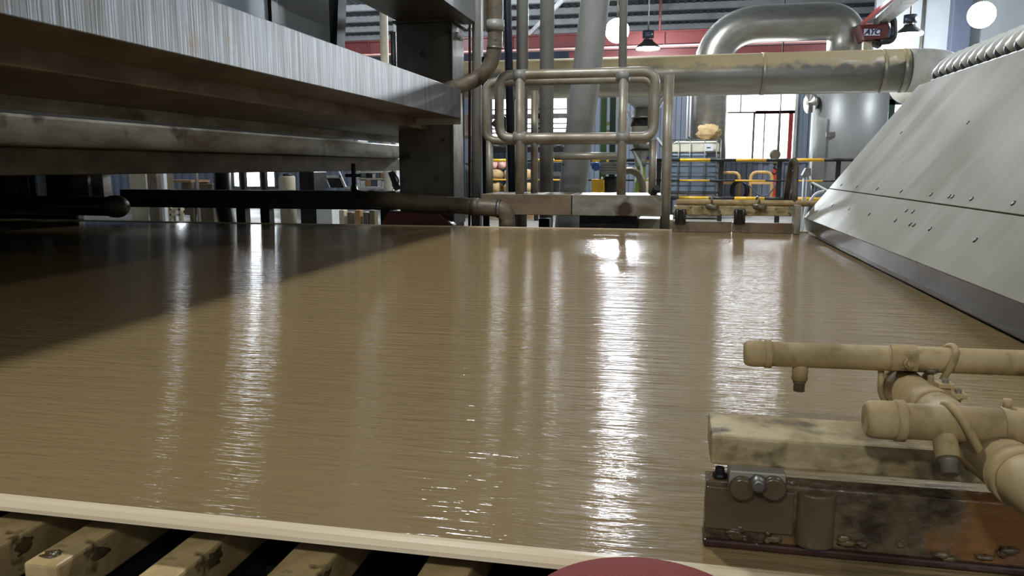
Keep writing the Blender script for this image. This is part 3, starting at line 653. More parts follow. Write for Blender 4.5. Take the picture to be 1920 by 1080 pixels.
for (u, px_list, par) in ((us + .035, (1560, 1578, 1607, 1645, 1690, 1746, 1780, 1786, 1822, 1900), pu), (us - .05, (1700, 1712), pl), (us * .55, (1561, 1592, 1630, 1679, 1707, 1714, 1744, 1829), pl), (.62, (1690, 1815), pu)):
    for px in px_list:
        # a screw on the plate where the photo shows one: follow the sight line to the sloping plate
        y = YE * .5
        lo_, hi_ = .9, YE
        for _ in range(40):
            y = (lo_ + hi_) / 2; v = HB(u, y) - CAM; xx = 960 + FPX * v.dot(_r) / v.dot(_fw)
            if xx > px: lo_ = y
            else: hi_ = y
        if lo_ > 5.0: continue
        n = (HB(0, 0, 1) - HB(0, 0, 0))
        MB().lathe(HB(u, y, -.001), n, [(0, .009), (.003, .009), (.004, .004)], 10).build('screw', 'screw', par)
# hoses along the top
t = thing('hose_rail', (1.5, 3.8, 1.35), 'dark green rail under the row of white hoses on the headbox', 'rail')
MB().box(XT + .05, XT + .12, 2.4, 5.08, 1.354, 1.376).build('rail_bar', 'dark_green', t, bevel=.004)
for k in range(16):
    y = 5.0 - k * .112
    t = thing('feed_hose', (1.5, y, 1.37), 'white curved feed hose in the row along the headbox top', 'hose', 'white feed hoses on the headbox')
    f = [(XT + .065, y + .03, 1.388), (XT + .07, y + .018, 1.396), (XT + .078, y + .002, 1.406)]
    MB().tube(f, [.028, .036, .038], 14).build('fitting', 'hose_dark', t)
    h = [(XT + .074, y + .01, 1.400), (XT + .095, y - .022, 1.432), (XT + .13, y - .055, 1.462), (XT + .19, y - .085, 1.474), (XT + .26, y - .11, 1.46), (XT + .33, y - .12, 1.42), (XT + .37, y - .12, 1.385)]
    MB().tube(h, [.041, .045, .047, .048, .048, .047, .046], 16).build('hose', 'hose_white', t)

# ================================================================== BEAMS ON THE LEFT
YB0 = -.6
YBE = 5.08
def longbeam(name, x0, x1, z0, z1, m, label, y1, y0=YB0, bevel=.006):
    return tag(MB().box(x0, x1, y0, y1, z0, z1).build(name, m, bevel=bevel), label, 'beam')
t = thing('cross_beam', (-1.55, 2.5, 1.19), 'bright stainless box beam with vertical drip streaks above the pulp', 'beam')
MB().box(-1.415, -1.405, YB0, YBE, 1.19, 1.376).build('face_plate', 'beam_bright', t, bevel=.003)
MB().box(-1.715, -1.416, YB0, YBE - .005, 1.191, 1.374).build('box_body', 'beam_under', t, bevel=.004)
MB().box(-1.72, -1.405, YBE, YBE + .012, 1.15, 1.376).build('end_plate', 'beam_dirty', t, bevel=.003)
longbeam('flange_strip', -1.78, -1.722, 1.132, 1.20, 'beam_under', 'narrow brown flange strip tucked under the bright box beam', 5.2)
longbeam('soffit_beam', -2.44, -1.79, 1.135, 1.33, 'beam_under', 'wide dark brown box beam behind the flange strip', 7.2)
longbeam('ledge_beam', -2.50, -2.445, 1.086, 1.16, 'beam_dirty', 'thin grey ledge bar below the wide brown beam', 7.3)
longbeam('lower_beam', -2.80, -2.55, .955, 1.078, 'beam_dirty', 'stained grey box beam with rusty blotches under the ledge bar', 7.5, bevel=.012)
longbeam('skirt_beam', -2.95, -2.72, .834, .954, 'beam_under', 'dull grey skirt beam lowest of the stacked beams over the pulp', 8.0)
longbeam('roof_of_former', -6.59, -2.81, 1.0, 1.35, 'machine_dark', 'dark upper housing behind the stacked beams', 6.6)
tag(MB().box(-7.6, -6.6, -.6, 6.45, -1.0, 3.2).build('light_block_housing', 'machine_dark', bevel=.02), 'dark housing block added at the wire end to keep light off the pulp', 'housing')  # machine mass added at the left end to block ambient light
t = thing('machine_column', (-1.72, 5.7, -1.0), 'dark square steel column carrying the beams at the far side', 'column')
YC = 5.55; xcL, xcR = W(746, 200, YC).x, W(848, 200, YC).x
MB().box(xcL, xcR, YC, YC + .3, -1.0, 1.896).build('shaft', 'column_dark', t, bevel=.004)
MB().box(xcR + .001, xcR + .012, YC - .015, YC + .29, .45, 1.88).build('edge_plate', 'steel', t, bevel=.002)
for k, zq in enumerate((1.79, 1.76)): MB().lathe((xcR + .012, YC + .1 + k * .08, zq + .03 + k * .02), (1, 0, 0), [(0, .02), (.02, .02), (.02, .01), (.03, .01)], 6).build('bolt', 'white_steel', t)
MB().box(xcL - .02, xcR + .03, YC - .02, YC + .33, 1.896, 1.916).build('cap_plate', 'column_dark', t)
t = thing('top_beam', (-1.74, 3, 1.917), 'dark overhead cross beam resting on the square column', 'beam')
MB().box(-2.01, -1.476, 2.4, 5.8, 1.917, 2.25).build('box_body', 'column_dark', t, bevel=.004)
MB().box(-1.475, -1.466, 2.4, 5.8, 1.917, 2.25).build('face_plate', 'tank_steel', t)
# splash screen panels above the bright beam
XS = -2.1
t = thing('splash_screen', (XS, 3, 1.35), 'grey splash screen panels between dark posts above the bright beam', 'screen')
def ys(px, py=30): return WX(px, py, XS).y
MB().box(XS - .01, XS, .8, ys(503), 1.34, 2.3).build('panel', 'screen_panel', t)
MB().box(XS - .012, XS - .002, ys(517), ys(618), 1.34, 2.3).build('panel', 'screen_dark', t)
MB().box(XS - .06, XS + .02, ys(503), ys(513), 1.34, 2.3).build('post', 'lip_dark', t)
MB().box(XS, XS + .015, ys(513), ys(517), 1.34, 2.3).build('edge_strip', 'white_steel', t)
a = WX(624, 84, XS); b = WX(636, 0, XS)
MB().bar((XS, a.y, 1.34), (XS, b.y + .03, 2.3), .12, .07, (1, 0, 0)).build('post', 'lip_dark', t)
MB().box(XS - .1, XS + .03, .8, ys(618) , 1.335, 1.36).build('sill', 'beam_under', t)
q = W(720, 60, 9.2); tag(MB().tube([(q.x, 9.2, 0), (q.x, 9.2, ROOF)], .05, 14).build('white_riser', 'insulation'), 'pale vertical pipe left of the dark square column', 'pipe')
q = W(733, 60, 5.9); tag(MB().tube([(q.x, 5.95, 1.331), (q.x, 5.95, 1.91)], .022, 12).build('black_riser', 'black'), 'black vertical pipe hugging the left side of the column', 'pipe')
q = W(741, 90, 6.1); tag(MB().tube([(q.x, 6.1, 1.331), (q.x, 6.1, 2.4)], .014, 10).build('thin_riser', 'white_steel'), 'very thin white pipe at the left edge of the column', 'pipe')

# far side under the beams
YQ = 5.75
za, zb = W(480, 357, YQ).z, W(480, 391, YQ).z
tag(MB().box(W(225, 370, YQ).x, W(742, 370, YQ).x, YQ, YQ + .12, zb, za).build('side_girder', 'machine_dark', bevel=.004), 'dark horizontal side girder beyond the far wire edge', 'girder')
for px in (455, 500, 725):
    q = W(px, 400, YQ + .05).x; tag(MB().box(q - .04, q + .04, YQ + .02, YQ + .1, -1.0, zb).build('girder_leg', 'machine_dark'), 'dark leg below the side girder', 'leg', 'legs of the side girder')
# pipe along the far edge with its bend
r = size(16, 5.45)
pts = [W(690, 372, 5.40), W(760, 378, 5.40), W(935, 391, 5.40), W(946, 395, 5.40), W(951, 408, 5.40), W(951, 432, 5.40)]
t = thing('edge_pipe', W(820, 400, 5.4), 'brown dirty pipe bending down behind the far wire edge', 'pipe')
MB().tube(fillet(pts, .07, 5), r, 20).build('pipe_run', 'dirty_pipe', t)
d = (pts[2] - pts[1]).normalized(); MB().tube([pts[2] - d * .01, pts[2] + d * .015], r * 1.1, 20).build('collar', 'steel', t)
MB().tube([pts[1] + d * .5, pts[1] + d * .56], r * 1.06, 20).build('collar', 'dirty_pipe', t)
t = thing('valve', W(652, 350, 5.6), 'black handwheel valve hanging under the skirt beam', 'valve')
c = W(663, 329, 5.55); MB().ring(c, (0, 0, 1), .055, .012, 20).build('handwheel', 'black', t)
MB().tube([c + Vector((0, 0, .09)), W(664, 358, 5.55)], .017, 10).build('stem', 'black', t)
MB().tube(fillet([W(664, 352, 5.55), W(665, 362, 5.5), W(700, 369, 5.45)], .05), .028, 12).build('body', 'machine_dark', t)
MB().tube([c - Vector((.05, 0, 0)), c + Vector((.05, 0, 0))], .008, 8).build('spoke', 'black', t)
t = thing('cable_clamp', W(738, 345, 5.28), 'black bracket with cables at the left edge of the column', 'bracket')
MB().bar(W(733, 322, 5.52), W(746, 356, 5.53), .05, .04).build('bracket_arm', 'black', t); MB().tube(fillet([W(737, 322, 5.52), W(750, 340, 5.52), W(738, 354, 5.52)], .05), .006, 6).build('cable', 'black', t)
q = [W(727, 396, 5.42), W(822, 400, 5.42), W(852, 424, 5.42), W(712, 424, 5.42)]
tag(MB().prism(q, (0, .1, 0)).build('red_guard_cover', 'red_cover', bevel=.01), 'dull red trapezoid guard cover below the brown edge pipe', 'cover')
# dark drive at the left
t = thing('drive_shaft', W(120, 380, 5.4), 'dark drive shaft with a shiny brown rounded end under the beams', 'shaft')
c0, c1 = W(-40, 383, 5.3), W(205, 387, 5.3)
MB().tube([c0, c1], .075, 20).build('shaft', 'machine_dark', t)
d = (c1 - c0).normalized(); MB().lathe(c1, d, [(0, .07), (.02, .085), (.07, .088), (.11, .08), (.145, .055), (.155, .02)], 24).build('shaft_end', 'dirty_pipe', t)
for px, m, w in ((30, 'beam_under', 26), (62, 'steel', 6), (77, 'screen_panel', 8), (160, 'beam_under', 30), (190, 'beam_dirty', 26)):
    a, b = W(px - w / 2, 328, 5.7), W(px + w / 2, 372, 5.7); MB().box(a.x, b.x, 5.65, 5.75, b.z, 1.0).build('hanger', m, t, bevel=.004)
MB().box(W(-70, 380, 5.9).x, W(150, 380, 5.9).x, 5.85, 5.95, .40, 1.0).build('gear_housing', 'machine_dark', t, bevel=.02)
# hall seen through the gap under the beams
def gap(name, px0, px1, py0, py1, Y, dep, m, label, cat, group=None):
    a, b = W(px0, py1, Y), W(px1, py0, Y); return tag(MB().box(a.x, b.x, Y, Y + dep, a.z, b.z).build(name, m, bevel=.01), label, cat, group)
def gapz(name, px0, px1, py0, Y, dep, m, label, cat, group=None):
    a, b = W(px0, py0, Y), W(px1, py0, Y); return tag(MB().box(a.x, b.x, Y, Y + dep, 0, b.z).build(name, m, bevel=.01), label, cat, group)
gapz('cream_cabinet', 240, 272, 318, 11, .5, 'cream', 'cream cabinet seen through the gap under the beams', 'cabinet')
gapz('brown_locker', 274, 292, 318, 10.1, .4, 'beige_steel', 'brown narrow locker beside the cream cabinet', 'locker')
gapz('white_post', 299, 305, 310, 10, .08, 'white_steel', 'thin white post beside the brown locker', 'post')
t = thing('brown_table', W(333, 400, 10.8), 'brown work table seen under the beams beside the white post', 'table')
a, b = W(306, 342, 10.8), W(358, 338, 10.8); MB().box(a.x, b.x, 10.8, 11.3, a.z, b.z).build('top', 'cardboard', t)
for q in (a.x + .04, b.x - .04): MB().box(q - .03, q + .03, 10.82, 10.9, 0, a.z).build('leg', 'beige_steel', t)
MB().box(a.x, b.x, 11.25, 11.3, .1, a.z).build('back_panel', 'beige_steel', t)
gapz('grey_post', 363, 367, 310, 10.2, .06, 'steel', 'thin grey post right of the brown table', 'post')
gapz('beige_machine', 368, 398, 345, 10.9, .5, 'beige_steel', 'low beige machine case right of the grey post', 'machine')
q0, q1 = W(418, 322, 7.2), W(425, 425, 7.2); tag(MB().tube(fillet([(q0.x, 7.2, 1.1), W(418, 385, 7.2), W(428, 425, 7.2), W(428, 470, 7.2)], .2), .085, 18).build('dark_downpipe', 'machine_dark'), 'thick dark downpipe crossing behind the side girder', 'pipe')
for px in (453, 492): gapz('dark_post', px - 4, px + 4, 318, 9.5, .08, 'machine_dark', 'dark post standing against the bright panes under the beams', 'post', 'dark posts before the panes')
t = thing('cream_barrel', W(538, 400, 10), 'cream barrel seen between the beams and the side girder', 'barrel')
q = W(538, 330, 10); MB().lathe((q.x, 10, 0), (0, 0, 1), [(0, .11), (q.z - .02, .11), (q.z, .1)], 20).build('barrel_body', 'cream', t); MB().lathe((q.x, 10, q.z), (0, 0, 1), [(0, .06), (.03, .06)], 14).build('lid', 'machine_dark', t)
gapz('grey_control_case', 560, 588, 322, 9.6, .4, 'machine_dark', 'dark grey control case right of the cream barrel', 'case')
t = thing('white_chute', W(620, 400, 10.5), 'white framed chute with dark flap beyond the side girder', 'chute')
for a, b in (((583, 320), (597, 342)), ((597, 342), (597, 362)), ((634, 320), (648, 352)), ((648, 352), (735, 352)), ((597, 331), (640, 331))):
    MB().bar(W(*a, 10.5), W(*b, 10.5), .03, .03).build('frame_bar', 'white_steel', t)
MB().prism([W(612, 334, 10.6), W(640, 334, 10.6), W(652, 352, 10.6), W(620, 352, 10.6)], (0, .03, 0)).build('flap', 'machine_dark', t)
MB().prism([W(597, 334, 10.65), W(611, 334, 10.65), W(618, 352, 10.65), W(597, 352, 10.65)], (0, .03, 0)).build('side_sheet', 'tote_plastic', t)
for q in (597, 735): u = W(q, 352, 10.5); MB().box(u.x - .02, u.x + .02, 10.5, 10.54, 0, u.z).build('leg', 'white_steel', t)
rnd = random.Random(5)
names = ['white_steel', 'hose_blue', 'tote_plastic', 'cardboard', 'blue_paint', 'cream', 'white_steel', 'machine_dark']
t = thing('goods_shelf', W(705, 400, 12), 'open shelf rack holding small boxes beyond the side girder', 'shelf')
a, b = W(672, 352, 12), W(742, 352, 12)
for py in (352, 334, 322): zq = W(700, py, 12).z; MB().box(a.x, b.x, 12, 12.4, zq - .02, zq).build('shelf_board', 'cream', t)
for xq in (a.x, b.x): MB().box(xq - .02, xq + .02, 12, 12.4, 0, 1.3).build('upright', 'white_steel', t)
for row, py in enumerate((352, 334)):
    x = a.x + .03; zq = W(700, py, 12).z; k = 0
    while x < b.x - .1:
        w = rnd.uniform(.05, .1); h = rnd.uniform(.07, .13)
        tag(MB().box(x, x + w, 12.02, 12.2, zq + .001, zq + h).build('small_box', nm := rnd.choice(names), bevel=.005), {'white_steel': 'white', 'hose_blue': 'slate blue', 'tote_plastic': 'grey', 'cardboard': 'brown', 'blue_paint': 'bright blue', 'cream': 'cream', 'machine_dark': 'dark'}[nm] + ' small box on the ' + ('lower', 'upper')[row] + ' board of the open shelf rack', 'box', 'boxes on the open shelf rack'); x += w + .012; k += 1
# lower gap
gapz('lower_post', 302, 308, 380, 9, .06, 'white_steel', 'white floor post below the side girder', 'post')
t = thing('wooden_rack', W(325, 410, 9.2), 'pale wooden rack below the side girder beside the white floor post', 'rack')
for px in (318, 337): q = W(px, 400, 9.2); MB().box(q.x - .02, q.x + .02, 9.2, 9.25, 0, W(px, 384, 9.2).z).build('upright', 'cream', t)
for py in (392, 402): u, v = W(318, py, 9.2), W(337, py, 9.2); MB().box(u.x, v.x, 9.2, 9.3, u.z - .02, u.z + .01).build('rung', 'cream', t)
gapz('white_hopper', 592, 622, 385, 9.6, .3, 'white_steel', 'white low hopper below the side girder', 'hopper')
for k, px in enumerate((640, 655, 670, 685, 697)):
    gapz('floor_can', px - 5, px + 5, 394 + (k % 2) * 4, 9.2, .12, ('cream', 'beige_steel', 'cardboard', 'steel', 'beige_steel')[k], ('cream', 'dark beige', 'cardboard brown', 'steel grey', 'beige')[k] + ' small can on the hall floor below the side girder', 'can', 'cans below the side girder')

# ================================================================== VERTICAL PIPES BY THE COLUMN
def vpipe(name, pxt, pxb, Y, dpx, m, label, z0=0., z1=ROOF, seg=24):
    a, b = W(pxt, 0, Y), W(pxb, 425, Y); d = (b - a) / (b.z - a.z); p0 = a + d * (z0 - a.z); p1 = a + d * (z1 - a.z)
    return tag(MB().tube([p0, p1], size(dpx / 2, Y), seg).build(name, m), label, 'pipe')
vpipe('grey_riser', 894, 892, 5.75, 17, 'pipe_grey', 'grey riser pipe hugging the right side of the column', 0, 4)
vpipe('rusty_riser', 881, 880, 5.9, 5, 'red_cover', 'thin rusty pipe between the column and the grey riser', 0, 4)
vpipe('navy_hose', 951, 962, 6.1, 15, 'navy', 'dark navy hose pipe running beside the guard rail', 0, 4)
vpipe('navy_post', 908, 912, 6.3, 13, 'navy', 'short navy pipe left of the guard rail loop', 0, 1.75)
vpipe('first_grey_pipe', 980, 977, 6.4, 22, 'pipe_grey', 'grey vertical pipe right of the navy hose', 0)
vpipe('second_grey_pipe', 1026, 1024, 6.4, 26, 'pipe_grey', 'thick grey vertical pipe left of the leaning pipe', 0)
vpipe('leaning_pipe', 1116, 1066, 6.8, 52, 'pipe_leaning', 'large pale grey pipe leaning beside the guard rail', 0, ROOF, 36)
vpipe('far_grey_pipe', 1169, 1164, 6.6, 15, 'pipe_grey', 'slim grey pipe right of the large leaning pipe', 0)
vpipe('light_riser', 903, 902, 6.9, 6, 'white_steel', 'slim pale pipe behind the grey riser', 0, 4)
q = W(1005, 110, 6.35); 
# elbow hose at the column top
t = thing('elbow_pipe', W(905, 130, 5.2), 'grey brown pipe coming down and curving towards the bright beam end', 'pipe')
Yh = 5.25
pts = [W(929, -60, Yh), W(929, 0, Yh), W(928, 92, Yh), W(918, 128, Yh), W(890, 152, Yh), W(846, 166, Yh - .1), W(790, 178, Yh - .32)]
MB().tube(fillet(pts, .14, 5), size(14, Yh), 22).build('pipe_run', 'dirty_pipe', t)
u, v = W(929, 38, Yh), W(929, 58, Yh); MB().tube([u, v], size(16.5, Yh), 22).build('coupling', 'pipe_grey', t)
u, v = W(928, 88, Yh), W(928, 92, Yh); MB().tube([u, v], size(15.5, Yh), 22).build('weld_ring', 'steel', t)
# hanging panel behind
tag(MB().prism([W(905, -20, 7.2), W(948, -20, 7.2), W(948, 85, 7.2), W(905, 54, 7.2)], (0, .06, 0)).build('hanging_panel', 'beige_steel'), 'brown slanted panel hanging behind the curved pipe', 'panel')

# ================================================================== GUARD RAIL AND WALKWAY
Y1, Y2 = 5.48, 5.78
rr = size(9, Y1)
t = thing('guard_rail', (W(1080, 365, Y1).x, Y1, W(1080, 365, Y1).z), 'front steel guard rail loop with rounded corners on the walkway edge', 'guard rail')
def loop(x0p, x1p, y0p, y1p, Y, rad):
    a, b = W(x0p, y0p, Y), W(x1p, y1p, Y)
    c = [(a.x, Y, b.z), (a.x, Y, a.z), (b.x, Y, a.z), (b.x, Y, b.z)]
    m = ((a.x + b.x) / 2, Y, b.z)
    return fillet([m] + [c[0], c[1], c[2], c[3]] + [m], rad, 7)[:-1]
MB().tube(loop(936, 1226, 141, 257, Y1, .09), rr, 14, closed=True).build('loop', 'steel_rail', t)
zt = W(1080, 366, Y1).z
for px in (975, 1168):
    q = W(px, 200, Y1); MB().tube([(q.x, Y1, zt - .02), (q.x, Y1, W(px, 141, Y1).z)], rr * .95, 14).build('post', 'steel_rail', t)
    for py in (141, 257):
        u = W(px, py, Y1); MB().tube([(u.x - .045, Y1, u.z), (u.x + .045, Y1, u.z)], rr * 1.18, 14).build('clamp_sleeve', 'pipe_grey', t)
t = thing('guard_rail', (W(1070, 365, Y2).x, Y2, W(1080, 365, Y2).z), 'rear steel guard rail loop just behind the front loop', 'guard rail')
MB().tube(loop(911, 1222, 154, 262, Y2, .09), rr * .95, 14, closed=True).build('loop', 'steel_rail', t)
for px, pt in ((1002, 170), (1224, 262), (918, 262)):
    q = W(px, 300, Y2); MB().tube([(q.x, Y2, W(px, 372, Y2).z), (q.x, Y2, W(px, pt, Y2).z)], rr * .8, 12).build('post', 'steel_rail', t)
u, v = W(1040, 293, Y2), W(1162, 293, Y2); MB().tube([(u.x, Y2, u.z), (v.x, Y2, u.z)], rr * .8, 12).build('mid_rail', 'steel_rail', t)
t = thing('toe_beam', W(1070, 402, Y1), 'stained grey brown toe beam along the far walkway edge', 'beam')
a, b = W(904, 402, Y1 - .05), W(1072, 365, Y1 - .05); c = W(1242, 365, Y1 - .05)
MB().box(a.x, b.x - .003, Y1 - .05, Y1 + .45, a.z, b.z).build('beam_section', 'far_board', t, bevel=.004)
MB().box(b.x + .003, c.x, Y1 - .05, Y1 + .45, a.z, b.z).build('beam_section', 'beam_dirty', t, bevel=.004)
tag(MB().tube([W(1224, 364, Y1 - .02), W(1232, 352, Y1 - .08)], size(6, Y1), 14).build('pipe_stub', 'black'), 'short black open pipe stub at the toe beam end', 'pipe stub')
MB()
q = W(1256, 140, Y1); q2 = W(1247, 402, Y1)
tag(MB().tube([(q2.x, Y1, ZW - .1), (q2.x, Y1, q.z)], size(9, Y1), 14).build('end_post', 'steel_rail'), 'single free standing steel post at the walkway end', 'post')
a, b = W(1086, 432, 5.6), W(1195, 402, 5.6); tag(MB().box(a.x, b.x, 5.6, 5.9, a.z - .2, b.z).build('support_box', 'machine_dark', bevel=.005), 'dark support box under the toe beam', 'box')
tag(MB().box(W(1010, 420, 6).x, W(1030, 420, 6).x, 6.0, 6.1, -.2, .47).build('small_stand', 'machine_dark'), 'small dark stand under the toe beam', 'stand')
a, b = W(1196, 430, 5.7), W(1262, 412, 5.7); tag(MB().box(a.x, b.x, 5.7, 6.3, a.z, b.z).build('tray', 'cream', bevel=.004), 'pale tray beside the dark support box', 'tray')

# ================================================================== FAR DECKLE
YK1 = 5.16
t = thing('far_deckle_board', W(1380, 434, YK1), 'rusty brown deckle board standing along the far wire edge', 'board')
a, b = W(1260, 434, YK1), W(1486, 416, YK1)
xm = W(1372, 425, YK1).x
zt_ = W(1372, 416, YK1).z
MB().box(a.x, xm, YK1, YK1 + .03, ZW + .001, zt_).build('board_section', 'far_board', t, bevel=.003)
MB().box(xm + .003, b.x, YK1, YK1 + .03, ZW + .001, zt_ - .004).build('board_section', 'far_board', t, bevel=.003)
t = thing('far_deckle_bar', W(1380, 404, YK1), 'muddy square bar held above the far deckle board', 'bar')
u, v = W(1264, 403, YK1), W(1486, 388, YK1); MB().box(u.x, v.x, YK1, YK1 + .06, u.z, v.z).build('bar', 'mud_bar', t, bevel=.004)
for px in (1276, 1387):
    q = W(px, 405, YK1 - .015); MB().box(q.x - .035, q.x + .035, YK1 - .02, YK1 + .0, W(px, 420, YK1).z, W(px, 393, YK1).z).build('clamp', 'machine_dark', t, bevel=.003)
    for s in (-1, 1): MB().tube([(q.x + s * .022, YK1 - .03, W(px, 416, YK1).z), (q.x + s * .022, YK1 - .03, W(px, 391, YK1).z)], .009, 8).build('bolt', 'screw', t)
t = thing('far_spray_pipe', W(1390, 384, YK1), 'muddy spray pipe with clamps above the far deckle bar', 'pipe')
u, v = W(1268, 379, YK1 + .05), W(1545, 382, YK1 + .05)
MB().tube([u, v], size(5.5, YK1), 14).build('pipe_run', 'mud_pipe', t)
for px in (1332, 1420):
    q = W(px, 384, YK1 + .05); MB().ring(q + Vector((0, 0, .02)), (1, .2, 0), .03, .006, 18, 6).build('u_bolt', 'dirty_pipe', t)
    MB().tube([q + Vector((-.03, -.03, -.01)), q + Vector((.04, -.09, -.015))], .018, 12).build('nozzle', 'dirty_pipe', t)
for px in (1310, 1355, 1372, 1450, 1470): q = W(px, 380, YK1); MB().tube([(q.x, YK1 + .05, q.z), (q.x, YK1 + .05, W(px, 391, YK1).z)], .01, 8).build('nipple', 'mud_pipe', t)
a, b = W(1486, 434, YK1), W(1500, 384, YK1); tag(MB().box(a.x, b.x, YK1 - .06, YK1 + .06, ZW + .001, b.z).build('deckle_end_post', 'steel_rail', bevel=.004), 'upright steel end plate between far deckle and headbox', 'plate')
t = thing('arched_hose', W(1482, 372, 5.3), 'grey brown hose arching up behind the far deckle', 'hose')
pts = [W(1489, 381, 5.21), W(1491, 345, 5.27), W(1493, 312, 5.3), W(1490, 300, 5.3), W(1484, 303, 5.35), W(1480, 330, 5.4), W(1474, 372, 5.45)]
MB().tube(fillet(pts, .06, 4), size(5.2, 5.3), 14).build('hose_run', 'rubber_grey', t)
q = W(1489, 366, 5.3); MB().tube([q + Vector((0, 0, -.03)), q + Vector((0, 0, .02))], size(6.5, 5.3), 14).build('clamp', 'black', t)
MB().ring(W(1492, 320, 5.3), (0, 0, 1), size(5.4, 5.3), .003, 16, 6).build('tie', 'white_steel', t)

# ================================================================== NEAR DECKLE AND SPRAY PIPES
YN1 = .842
zt = W(1320, 899, YN1).z
t = thing('near_deckle_board', (.4, YN1, ZW), 'wet muddy deckle board standing on the near wire edge', 'board')
xL = .045; XR = .85
MB().box(xL, XR, YN1, YN1 + .028, ZW + .004, zt).build('board', 'wet_board', t, bevel=.002)
xm = W(1487, 960, YN1).x
MB().box(xL + .001, xm, YN1 - .004, YN1, ZW + .022, zt - .006).build('clean_plate', 'wet_board_clean', t, bevel=.0015)
a, b = W(1492, 960, YN1).x, W(1566, 960, YN1).x; cx = (a + b) / 2; rx = (b - a) / 2
mb = MB(); poly = []
n = 16
for k in range(n + 1): g = math.pi * k / n; poly.append((cx - rx * math.cos(g), YN1 - .014 * math.sin(g), 0))
mb.prism([(p[0], p[1], ZW + .012) for p in poly], (0, 0, zt - ZW - .016)); mb.build('half_round_pad', 'wet_board_clean', t, bevel=.003)
MB().box(xL - .001, XR, YN1 - .006, YN1 + .03, ZW + .0005, ZW + .010).build('seal_strip', 'wet_rust', t, bevel=.003)
rnd = random.Random(11)
for k in range(26):
    px = rnd.uniform(1330, 1900); q = W(px, 1000, YN1); MB().blob((q.x, YN1 - .001, ZW + rnd.uniform(.008, .026)), rnd.uniform(.003, .010), .004, rnd.uniform(.002, .005), 10, 6, .3, k).build('mud_lump', 'mud', t)
# bracket between board and bar
yb = YN1 + .005
t = thing('deckle_bracket', W(1420, 905, YN1), 'dark bracket with bolt joining near deckle board and bar', 'bracket')
a, b = W(1366, 905, YN1 - .004), W(1474, 880, YN1 - .004)
zbar = W(1335, 872, .85).z
MB().box(a.x, b.x, YN1 - .008, YN1 + .025, zt - .008, zbar + .002).build('block', 'beam_dirty', t, bevel=.002)
for px in (1391, 1450):
    q = W(px, 912, YN1 - .01); MB().lathe((q.x, YN1 - .016, q.z - .002), (0, 1, 0), [(0, .011), (.003, .0135), (.010, .0135)], 20).build('lug', 'wet_board_clean', t)
q = W(1421, 905, YN1 - .012); MB().lathe((q.x, YN1 - .024, q.z), (0, 1, 0), [(0, .005), (.002, .0085), (.010, .0085), (.014, .0095)], 6).build('bolt', 'steel', t)
q = W(1350, 905, YN1); MB().lathe((q.x, YN1 + .01, zt - .001), (0, 0, 1), [(0, .008), (.006, .008), (.006, .0055), (.013, .005)], 6).build('nut', 'machine_dark', t)
# bar
z0, z1 = zbar, W(1332, 815, .85).z
x0 = W(1333, 840, .85).x
tag(MB().box(x0, XR, .85, .935, z0, z1).build('near_deckle_bar', 'mud_bar', bevel=.004), 'mud crusted rectangular bar above the near deckle board', 'bar')
# spray pipes
def spray(px0, py0, py1, Y, dpx, label, nozz, name='spray_pipe'):
    a, b = W(px0, py0, Y), W(1920, py1, Y); d = (b - a).normalized(); e = a + d * .62; r = size(dpx / 2, Y) * 1.02
    t = thing(name, a + d * .3 - Vector((0, 0, r)), label, 'pipe', 'near spray pipes')
    MB().tube([a + d * .012, e], r, 28).build('pipe_run', 'mud_pipe', t)
    MB().tube([a, a + d * .002, a + d * .006, a + d * .014, a + d * .03, a + d * .032], [r * .8, r * .95, r * 1.05, r * 1.08, r * 1.08, r * 1.0], 28).build('end_cap', 'mud_pipe', t)
    MB().tube([a + d * .027, a + d * .028, a + d * .036, a + d * .037], [r * 1.05, r * 1.17, r * 1.17, r * 1.05], 28).build('cap_band', 'mud_pipe', t)
    for px in nozz:
        q = W(px, py0, Y); q = Vector((q.x, Y, a.z + (q.x - a.x) * d.z / d.x))
        dn = Vector((0, 0, -1)) if nozz[px] == 0 else Vector((0, -.62, -.78)).normalized()
        MB().tube([q, q + dn * (r + .018)], r * .62, 18).build('nozzle_tee', 'mud_pipe', t)
        MB().tube([q + dn * (r + .018), q + dn * (r + .022), q + dn * (r + .023), q + dn * (r + .034)], [r * .52, r * .52, r * .44, r * .44], 14).build('nozzle_tip', 'dirty_pipe', t)
    return t, a, d, r
tp1, A1, D1, R1 = spray(1395, 662, 681, 1.1, 44, 'upper muddy spray pipe with capped end and small nozzle', {1502: 0})
tp2, A2, D2, R2 = spray(1621, 785, 802, .80, 63, 'lower muddy spray pipe with capped end above the deckle bar', {1768: 1})
def onp(A, D, px, py, Y): q = W(px, py, Y); return A + D * ((q.x - A.x) / D.x)
# feed pipe under both
P = onp(A1, D1, 1705, 670, 1.1) + Vector((-.004, .025, -(R1 + .0255))); Q = W(1885, 872, .775)
d = (Q - P).normalized(); rf = .0255
t = thing('feed_pipe', P, 'muddy feed pipe running slantwise under the two spray pipes', 'pipe')
MB().tube([P, P + d * .9], rf, 28).build('pipe_run', 'mud_pipe', t)
MB().tube([P - d * .012, P - d * .008, P + d * .004, P + d * .02], [rf * .6, rf * .95, rf * 1.08, rf * 1.08], 28).build('end_cap', 'mud_pipe', t)
MB().tube([P + d * .13, P + d * .155], rf * 1.06, 28).build('sleeve', 'mud_pipe', t)
q = W(1905, 905, .75); k = (q - P).dot(d); MB().tube([P + d * (k), P + d * (k + .02)], rf * 1.1, 28).build('ring_collar', 'mud_pipe', t)
